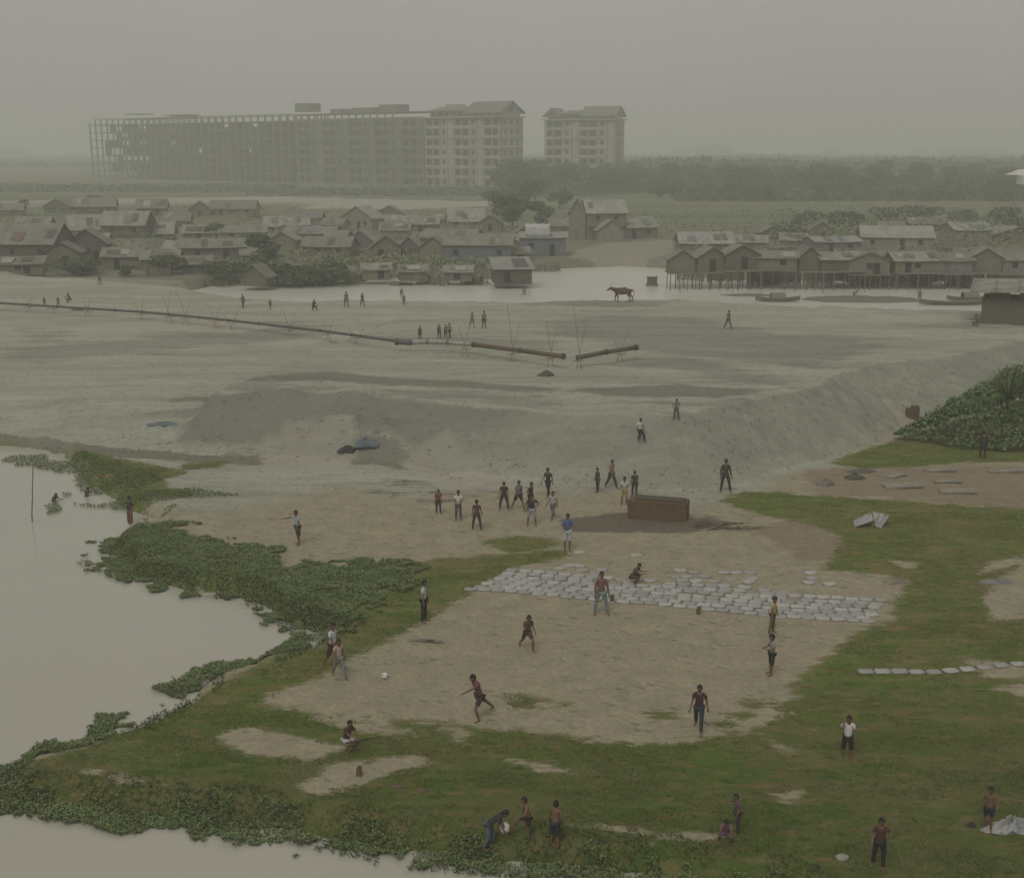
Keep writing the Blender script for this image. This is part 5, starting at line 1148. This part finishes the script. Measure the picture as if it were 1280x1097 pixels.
for row, (Yd, n) in enumerate(((560, 34), (500, 34), (440, 26))):
    for i in range(n):
        x = (632 if row < 2 else 820) + (1340 - (632 if row < 2 else 820)) * (i + tr.uniform(-.4, .4)) / n; X = (x - 640) / FPX * (Yd + 10); Y = Yd + tr.uniform(-18, 18); top = topline(x) + (0, 8, 22)[row] + tr.uniform(-3, 6)
        hgt_ = height_for(Y, 1, top); tree(X, Y, .8, max(hgt_, 5) / 9.3, 'hazy dark green tree in the far wood behind the right village', gt, sq=1.25)
for x, yb, top, lab in ((1010,285,262,'round tree at the left of the right village'),(1060,290,262,'broad tree behind the right village, left of the white roof'),(1110,282,258,'tree just behind the long white tin roof'),(1150,280,256,'tree behind the right end of the white tin roof'),(1205,284,262,'tree behind the plastered house'),
                  (1255,290,258,'tree by the grey gabled house at the right edge'),(985,298,276,'small tree at the right edge of the green field'),(1290,300,266,'tree at the right border behind the dark stilt hut'),(700,262,236,'tree left behind the two storey house'),(675,285,248,'tree behind the bluish tin shed'),
                  (640,286,244,'tall tree behind the long bluish shed'),(660,262,226,'tree before the second tower block'),(618,262,236,'tree right of the pale grey roof'),(350,346,302,'big dark tree at the left half of the village shore'),(380,347,306,'big dark tree left of the gables above the pond'),
                  (330,338,288,'tree behind the waterside gabled hut'),(408,346,304,'low dark tree left of the second gable'),(286,345,312,'bushy tree before the brown walled hut'),(440,344,318,'bushy tree before the grey leftmost gable'),(215,344,316,'bushy tree right of the white sheet'),
                  (100,346,322,'bush like tree at the foot of the left gabled hut'),(40,346,326,'low bushy tree before the long dark shed'),(590,345,326,'low bushy tree below the bluish shed wall'),(540,344,326,'low bushy tree below the brown gable'),(500,346,330,'low bushy tree below the dark gables'),
                  (1085,346,318,'low tree among the right stilt huts'),(1145,346,316,'low tree right of the middle stilt huts'),(1200,347,320,'low tree below the plastered house'),(960,345,326,'low tree under the open stilt hut'),(160,347,330,'low scrub tree at the left village foot'),
                  (265,300,280,'tree between the back and middle left rows'),(120,262,246,'tree behind the back left huts'),(30,262,250,'tree at the far left behind the village')):
    X, Y = G(x, yb, .8); hh = height_for(Y, .8, top); tree(X, Y, min(hz(X, Y), 1.5) - .2, hh / 9.3, lab, sq=1.15 if hh > 5 else 1.7)
# scrub along the village foot and between the huts
P = []; r = np.random.default_rng(3)
def scrub_pts(n, x0, x1, y0f, y1f, hm):
    px = r.uniform(x0, x1, n); a = r.uniform(0, 1, n); out = []
    py = y0f(px) + (y1f(px) - y0f(px)) * a; Xs, Ys = [], []
    for q, w_ in zip(px, py): g = G(q, w_, .8); Xs.append(g[0]); Ys.append(g[1])
    X, Y = np.array(Xs), np.array(Ys); k = (fbm(X * .12, Y * .12, 5, 3) > .44) & ~((px > 690) & (px < 862) & (py > 296)); X, Y = X[k], Y[k]
    return np.stack([X, Y, np.maximum(hgt(X, Y), -.2) + r.uniform(0, 1, len(X)) ** 1.3 * hm * (.4 + 1.2 * fbm(X * .3, Y * .3, 8))], 1)
Ap = scrub_pts(16000, -40, 610, lambda x: 318 + 0 * x, lambda x: 341 + 0 * x, 1.3); Bp = scrub_pts(9000, 840, 1300, lambda x: 326 + 0 * x, lambda x: 341 + 0 * x, 1.2); Cp = scrub_pts(14000, -60, 1340, lambda x: 264 + 0 * x, lambda x: 322 + 0 * x, 1.6)
Dp = scrub_pts(9000, 960, 1340, lambda x: 282 + 0 * x, lambda x: 312 + 0 * x, 4.0)
def scrubfn(rr, n): A_ = np.concatenate([Ap, Bp, Cp, Dp]); return A_, np.tile([0, -.3, .9], (len(A_), 1))
leaves_shell(scrubfn, 0, .32, leafmat('scrub_leaf', (.085,.10,.055), (.13,.14,.08), .1), 'scrub', 'dark scrub and weeds growing between the village huts', 'scrub', 'stuff', seed=2)
# far wood along the horizon
def woodfn(rr, n):
    X = rr.uniform(-1500, 1500, n); Y = rr.choice([760, 950, 1200, 1600, 2200], n) + rr.uniform(-60, 60, n); X = rr.uniform(-.5, .5, n) * Y * 1.2; k_ = (X > 20) | (Y > 1100); X, Y = X[k_], Y[k_]; n = len(X); H = np.where(X < 0, 7, 11) * (.25 + 1.3 * fbm(X * .02, Y * .01, 6, 5)); return np.stack([X, Y, rr.uniform(0, 1, n) ** .7 * H], 1), np.tile([0, -1, .3], (len(X), 1))
leaves_shell(woodfn, 90000, 2.4, TL, 'distant_wood', 'faint line of distant woodland on the horizon', 'wood', 'stuff', seed=8)
def undfn(rr, n):
    Y = rr.uniform(425, 580, n); X = rr.uniform(0, 1, n); X = Y * (.135 + X * .33) - 8 * (Y > 500); X = np.where(Y < 500, Y * (.13 + rr.uniform(0, 1, n) * .33), Y * (.0 + rr.uniform(0, 1, n) * .46)); H = 7 * (.1 + 1.4 * fbm(X * .03, Y * .03, 6, 4)); return np.stack([X, Y, rr.uniform(0, 1, n) ** .8 * H + .4], 1), np.tile([0, -1, .3], (n, 1))
leaves_shell(undfn, 42000, .75, TL, 'wood_understory', 'dark undergrowth below the hazy wood behind the right village', 'undergrowth', 'stuff', seed=18)
# low brush before the apartment blocks
def brushfn(rr, n):
    X = rr.uniform(-330, 40, n); Y = rr.uniform(470, 560, n) + (X < -100) * 40; return np.stack([X, Y, .5 + rr.uniform(0, 1, n) * 3.2 * fbm(X * .03, Y * .05, 6, 4)], 1), np.tile([0, -.6, .6], (n, 1))
leaves_shell(brushfn, 16000, .9, TL, 'field_brush', 'low dark brush in the fields before the apartment blocks', 'brush', 'stuff', seed=9)

# ------------------------------------------------------------------ apartment blocks
CON = mat('bare_concrete', (.15,.147,.12), (.10,.098,.08), .12, .9); CONL = mat('painted_concrete', (.36,.345,.29), (.23,.22,.185), .12, .9); INF = mat('brick_infill', (.055,.05,.036), (.04,.036,.028), .3, .9); INS = mat('unlit_interior', (.035,.035,.03)); GLS = mat('window_dark', (.02,.021,.02), rough=.4)
ROOFT = mat('roof_grey', (.16,.155,.135), (.12,.12,.10), .3, .8)
ANG = math.atan2(573 - 775, 251)
def bpart(root, name, boxes, mt):
    b = MB()
    for c, d in boxes: b.box(c, d, mt)
    return b.build(name, root)
def facade(root, x0, x1, D_, n, sh, bays, wallm, seed, winleft=100, side=False):
    """storeys of parapets and recessed openings between x0 and x1, front face at y=0"""
    r = random.Random(seed); W_ = x1 - x0; nb = max(1, round(W_ / bays)); bw = W_ / nb; H = n * sh; wins = 0
    kinds = [('balcony' if (i % 4 in (0, 1)) else 'wall' if i % 4 == 2 else 'stair') for i in range(nb)]
    bpart(root, 'core_wall', [((x0 + W_ / 2, D_ / 2 + .9, H / 2), (W_ - .04, D_ - 1.8, H - .02))], wallm)
    for k in range(n):
        z = k * sh; bx = [((x0 + W_ / 2, .45, z + .15), (W_ - .02, 1.7 if k else .9, .3))]
        for i, kd in enumerate(kinds):
            cx = x0 + (i + .5) * bw
            if kd == 'balcony': bx.append(((cx, -.35, z + .75), (bw * .96, .12, .9)))
            elif kd == 'wall': bx += [((cx, .3, z + .95), (bw * .98, .5, 1.3)), ((cx, .3, z + sh - .45), (bw * .98, .5, .85)), ((cx - bw * .36, .3, z + sh / 2 + .1), (bw * .26, .49, sh - 1.9)), ((cx + bw * .36, .3, z + sh / 2 + .1), (bw * .26, .49, sh - 1.9))]
            else: bx.append(((cx, .2, z + sh / 2 + .15), (bw * .7, .72, sh - .31)))
        bpart(root, 'storey', bx, wallm)
    for i, kd in enumerate(kinds):
        cx = x0 + (i + .5) * bw; xs_ = []
        for k in range(n):
            z = k * sh
            if wins < winleft and kd != 'stair':
                bpart(root, 'window', [((cx, .885, z + sh * .55), (bw * (.8 if kd == 'balcony' else .42), .04, sh * .55))], GLS); wins += 1
        bpart(root, 'pier', [((cx - bw / 2, .1, H / 2), (.5, .9, H - .03))], wallm)
    bpart(root, 'pier', [((x1 - .25, .12, H / 2), (.5, .95, H - .05))], wallm)
def block_root(px, Y, label, name='apartment_block'):
    X = (px - 640) / FPX * (Y * math.cos(PITCH) + 17 * math.sin(PITCH)); t = empty(name, (X, Y, .6), ANG); tag(t, label, 'building'); return t
def gable_roof(root, x0, x1, D_, z, rh, mt, along=True, n='roof'):
    b = MB(); e = 1.4; b.add([(x0 - e, -e, z), (x1 + e, -e, z), (x1 + e, D_ + e, z), (x0 - e, D_ + e, z), (x0 + rh * .8, D_ / 2, z + rh), (x1 - rh * .8, D_ / 2, z + rh)] , [(0,1,5,4),(1,2,5),(2,3,4,5),(3,0,4),(0,3,2,1)], mt); return b.build(n, root)
# 1) bare frame, 322 m run split as in the photograph
SH = 4.5; NS = 7; t = block_root(117, 775, 'long unfinished concrete frame block, farthest left of the apartment blocks', 'unfinished_block'); Lf = 186; Df = 20; H = NS * SH
for k in range(NS + 1): bpart(t, 'floor_slab', [((Lf / 2, Df / 2, k * SH + .2), (Lf + 1, Df + 1, .45))], CON)
for i in range(32):
    for yy in (0, Df): bpart(t, 'column', [((i * Lf / 31, yy, (H + 3.4) / 2 + .1), (.7, .7, H + (3.2 if i > 0 else 0)))], CON)
bpart(t, 'roof_beam', [((Lf / 2 + 3, 0, H + 3.5), (Lf - 6, .6, .5)), ((Lf / 2 + 3, Df, H + 3.5), (Lf - 6, .6, .5)), ((Lf * .28, Df / 2, H + 3.52), (Lf * .3, Df, .3))], CON)
r = random.Random(5)
for k in range(NS):
    bx = []; dk_ = []
    for i in range(31):
        cx = (i + .5) * Lf / 31; bw = Lf / 31
        if r.random() < .55 + .3 * (i > 6) and not (k == NS - 1 and r.random() < .5): bx.append(((cx, Df * .5, k * SH + SH / 2 + .2), (bw, .4, SH - .5)))
        if i > 4 and r.random() < .78: bx.append(((cx, 1.6, k * SH + 1.3), (bw - .75, .3, 1.7)))
        if i > 4 and r.random() < .35: bx.append(((cx, 1.9, k * SH + SH / 2 + .2), (bw - .75, .25, SH - .5)))
    bx.append(((Lf / 2 + 12, 1.75, k * SH + .6), (Lf - 26, .7, .36))); bx.append(((Lf / 2, Df * .5, k * SH + .55), (Lf - 2, .46, .3))); bx.append(((Lf * .5, Df * .25, k * SH + .52), (.3, Df * .5, .25)))
    bpart(t, 'infill_wall', bx, INF)
for i in range(0, 31, 1):
    if i > 5 and i % 4 == 1: bpart(t, 'stair_shaft', [(((i + .5) * Lf / 31, Df * .45, H / 2), (5.6, 9, H - .1))], INF)
bpart(t, 'roof_room', [((Lf * .2, Df / 2, H + 6.2), (15, 9, .5)), ((Lf * .42, Df / 2, H + 5.0), (22, 9, .5))], CON); bpart(t, 'roof_room', [((Lf * .43, Df / 2, H + 4.1), (14, 8, 1.6))], INF)
def dirx(t, s): return (t.location.x + math.cos(ANG) * s, t.location.y + math.sin(ANG) * s)
# 2) middle block with rooftop boxes
x2, y2 = dirx(t, Lf + 1.2); t2 = empty('apartment_block', (x2, y2, .6), ANG); tag(t2, 'half finished grey apartment block in the middle of the row', 'building'); L2 = 88
facade(t2, 0, L2, 20, NS, SH, 4.6, CON, 7); bpart(t2, 'parapet', [((L2 / 2, .1, H + .5), (L2, .5, 1.0)), ((L2 / 2, 20, H + .5), (L2, .5, 1.0))], CON)
for i in range(14): bpart(t2, 'column', [((2.5 + i * 5, .12, H + 2.0), (.6, .6, 2.1))], CON)
bpart(t2, 'roof_slab', [((L2 / 2, 8, H + 3.3), (L2, 17, .4))], CON)
for cx, w_, z_, h_b in ((-2, 11, 5.6, 4.2), (23, 8, 4.6, 2.4), (42, 15, 4.6, 3.0), (60, 13, 5.2, 4.0)): bpart(t2, 'roof_room', [((cx, 9, H + z_ + (1.4 if cx < 0 else 0)), (w_, 8, h_b))], CON)
# 3) finished pale block with hipped gable roof at the right end
x3, y3 = dirx(t2, L2 + 1.2); t3 = empty('apartment_block', (x3, y3, .6), ANG); tag(t3, 'finished pale apartment block with gabled roof, nearest of the long row', 'building'); L3 = 45; D3 = 17
facade(t3, 0, L3, D3, NS, SH, 4.7, CONL, 8)
def side_windows(root, x, D_, n, zmin=0):
    for k in range(n):
        for yy in (D_ * .25, D_ * .5, D_ * .75): bpart(root, 'side_window', [((x + .02, yy, k * SH + SH * .55), (.06, 1.5, 1.9))], GLS)
        bpart(root, 'side_ledge', [((x + .2, D_ / 2, k * SH + .2), (.4, D_ * .98, .28))], CONL)
side_windows(t3, L3, D3, NS); bpart(t3, 'eave', [((L3 / 2, D3 / 2 - .5, H + .3), (L3 + 2.2, D3 + 2, .6))], CONL)
def topfloor(root, x0, x1, D_, z, h):
    bpart(root, 'top_storey', [(((x0 + x1) / 2, D_ / 2 + .5, z + h / 2), (x1 - x0, D_ - 3, h))], CONL)
    n_ = int((x1 - x0) / 4)
    for i in range(n_): bpart(root, 'window', [((x0 + (i + .5) * (x1 - x0) / n_, 1.97, z + h * .5), (1.8, .06, h * .5))], GLS)
topfloor(t3, 1, L3 - 1, D3, H + .6, 2.6)
def gable_end(root, x0, x1, D_, z, rh):       # gable facing the side, ridge along the length, open triangle
    b = MB(); e = .8
    for s0, s1 in ((-e, D_ / 2), (D_ + e, D_ / 2)):
        zz0 = z - .6; vs = [(x0, s0, zz0), (x1 + .8, s0, zz0), (x1 + .8, s1, z + rh), (x0, s1, z + rh)]; b.add(vs + [(p_[0], p_[1], p_[2] + .6) for p_ in vs], [(0,1,2,3),(7,6,5,4),(0,4,5,1),(1,5,6,2),(2,6,7,3),(3,7,4,0)], ROOFT)
    b.build('roof', root); b = MB(); b.add([(x1 - .5, 0, z), (x1 - .5, D_, z), (x1 - .5, D_ / 2, z + rh - .4)], [(0,1,2)], CONL); b.build('gable_wall', root)
    bpart(root, 'gable_window', [((x1 - .42, D_ / 2, z + rh * .35), (.08, 3, 2.2))], GLS)
gable_end(t3, L3 * .5, L3, D3, H + 2.4, 4.4); gable_roof(t3, 2, L3 * .495, 14, H + 3.2, 2.2, ROOFT, n='low_roof'); bpart(t3, 'roof_room', [((12, 8, H + 5.2), (7, 6, 2.6))], CONL)
# 4) separate block
t4 = block_root(681, 640, 'separate apartment block with gables at both ends behind the trees'); t4.location.z = .6; L4 = 37; D4 = 14; t4.rotation_euler = (0, 0, ANG * .6); SH4 = SH
facade(t4, 0, L4, D4, NS, SH, 4.5, CONL, 9); side_windows(t4, L4, D4, NS); bpart(t4, 'eave', [((L4 / 2, D4 / 2 - .5, H + .3), (L4 + 3, D4 + 2.4, .6))], CONL); topfloor(t4, 1, L4 - 1, D4, H + .6, 2.4)
gable_end(t4, L4 * .5, L4, D4, H + 2.2, 4.0); b = MB(); b.add([(-1.5, -1.2, H + 1.6), (9, -1.2, H + 1.6), (3.6, -1.2, H + 6.2), (-1.5, 13, H + 1.6), (9, 13, H + 1.6), (3.6, 13, H + 6.2)], [(0,1,2),(3,5,4),(0,2,5,3),(1,4,5,2),(0,3,4,1)], ROOFT); b.build('roof', t4)
bpart(t4, 'gable_window', [((3.6, -1.24, H + 3.6), (1.8, .08, 1.8))], GLS); gable_roof(t4, 9.1, L4 * .495, 12, H + 3.0, 2.0, ROOFT, n='low_roof')
# far skyline
for px, py_top, w_, Yd, lab in ((886, 183, 44, 2300, 'faint wide pale building on the horizon right of the separate block'), (1174, 184, 34, 2300, 'faint grey building on the horizon above the wood'), (1218, 187, 40, 2500, 'faint low building on the horizon near the right edge'), (1138, 189, 16, 2300, 'tiny faint building on the horizon left of the grey one'),
                               (30, 189, 46, 2200, 'faint low building on the horizon at the left edge'), (845, 188, 26, 2300, 'tiny faint building on the horizon left of the wide pale one'), (1030, 188, 18, 2300, 'tiny faint block on the horizon above the middle of the wood')):
    X = (px - 640) / FPX * Yd; h = height_for(Yd, 0, py_top); t = empty('distant_building', (X, Yd, 0)); tag(t, lab, 'building'); wd = w_ / FPX * Yd
    bpart(t, 'wall', [((0, 0, h / 2), (wd, 20, h))], CON); bpart(t, 'roof', [((-wd * .1, 0, h + 1.2), (wd * .5, 14, 2.4))], CON)
# white tower top at the right edge by the wood
X, Y = G(1277, 262, .8); s = ppm(Y, 5); t = empty('white_tower', (X, Y, .5)); tag(t, 'white water tower poking above the wood at the right edge', 'tower'); hh = height_for(Y, .5, 216)
for a, c in ((-1, -1), (-1, 1), (1, -1), (1, 1)): bpart(t, 'leg', [((a * 1.5, c * 1.5, hh * .35), (.3, .3, hh * .7))], CON)
bpart(t, 'tank', [((0, 0, hh * .82), (4.6, 4.6, hh * .24))], mat('white_paint', (.6,.6,.57))); gable_roof(t, -2.3, 2.3, 4.6, hh * .94, 1.6, mat('white_paint', (.6,.6,.57))); bpy.data.objects[t.children[-1].name].location = (0, -2.3, 0)
# pond side bundles of poles left in the sand
HAZE_D=.0012; SKYMIX=.75; SKYC=(4.,4.,4.); SKYTINT=(1,.963,.923); SUNE=.8; EXPO=.03

# ------------------------------------------------------------------ air and light
hb = MB(); HZM = bpy.data.materials.new('haze'); HZM.use_nodes = True; nt = HZM.node_tree
for n_ in list(nt.nodes): nt.nodes.remove(n_)
out = nt.nodes.new('ShaderNodeOutputMaterial'); pv = nt.nodes.new('ShaderNodeVolumePrincipled')
pv.inputs['Color'].default_value = (.92, .95, .885, 1); pv.inputs['Density'].default_value = HAZE_D; pv.inputs['Anisotropy'].default_value = 0.15
L(nt, pv.outputs[0], out.inputs['Volume'])
hb.box((0, 3020, 21), (10600, 6420, 52), HZM); o = hb.build('haze'); tag(o, kind='stuff')
scene.cycles.volume_bounces = 2; scene.cycles.max_bounces = 8; scene.cycles.diffuse_bounces = 3
scene.cycles.use_denoising = True
EL, AZ = R(52), R(200)
w = bpy.data.worlds.new('World'); scene.world = w; w.use_nodes = True; nt = w.node_tree
sky = nt.nodes.new('ShaderNodeTexSky'); sky.sky_type = 'NISHITA'; sky.sun_disc = False; sky.sun_elevation = EL; sky.sun_rotation = AZ; sky.air_density = 1; sky.dust_density = 8; sky.ozone_density = 1
hs = nt.nodes.new('ShaderNodeHueSaturation'); hs.inputs['Saturation'].default_value = 0.0; L(nt, sky.outputs[0], hs.inputs['Color'])
geo = nt.nodes.new('ShaderNodeTexCoord')
cloud = ramp(nt, noise(nt, geo.outputs['Generated'], 1.6, 5), .3, .7, .93, 1.07)
base = mix(nt, SKYMIX, hs.outputs[0], SKYC)
tint = mix(nt, 1.0, base, SKYTINT, 'MULTIPLY')
bg = nt.nodes['Background']; L(nt, tint, bg.inputs['Color'])
L(nt, mth(nt, 'MULTIPLY', cloud, .1), bg.inputs['Strength'])
sun = bpy.data.lights.new('sun', 'SUN'); sun.energy = SUNE; sun.angle = R(25); sun.color = (1, .95, .86)
so = bpy.data.objects.new('sun', sun); COL.objects.link(so)
d = Vector((math.sin(AZ) * math.cos(EL), math.cos(AZ) * math.cos(EL), math.sin(EL))); so.rotation_euler = d.to_track_quat('Z', 'Y').to_euler()
scene.view_settings.view_transform = 'Standard'; scene.view_settings.look = 'None'; scene.view_settings.gamma = 1; scene.view_settings.exposure = EXPO
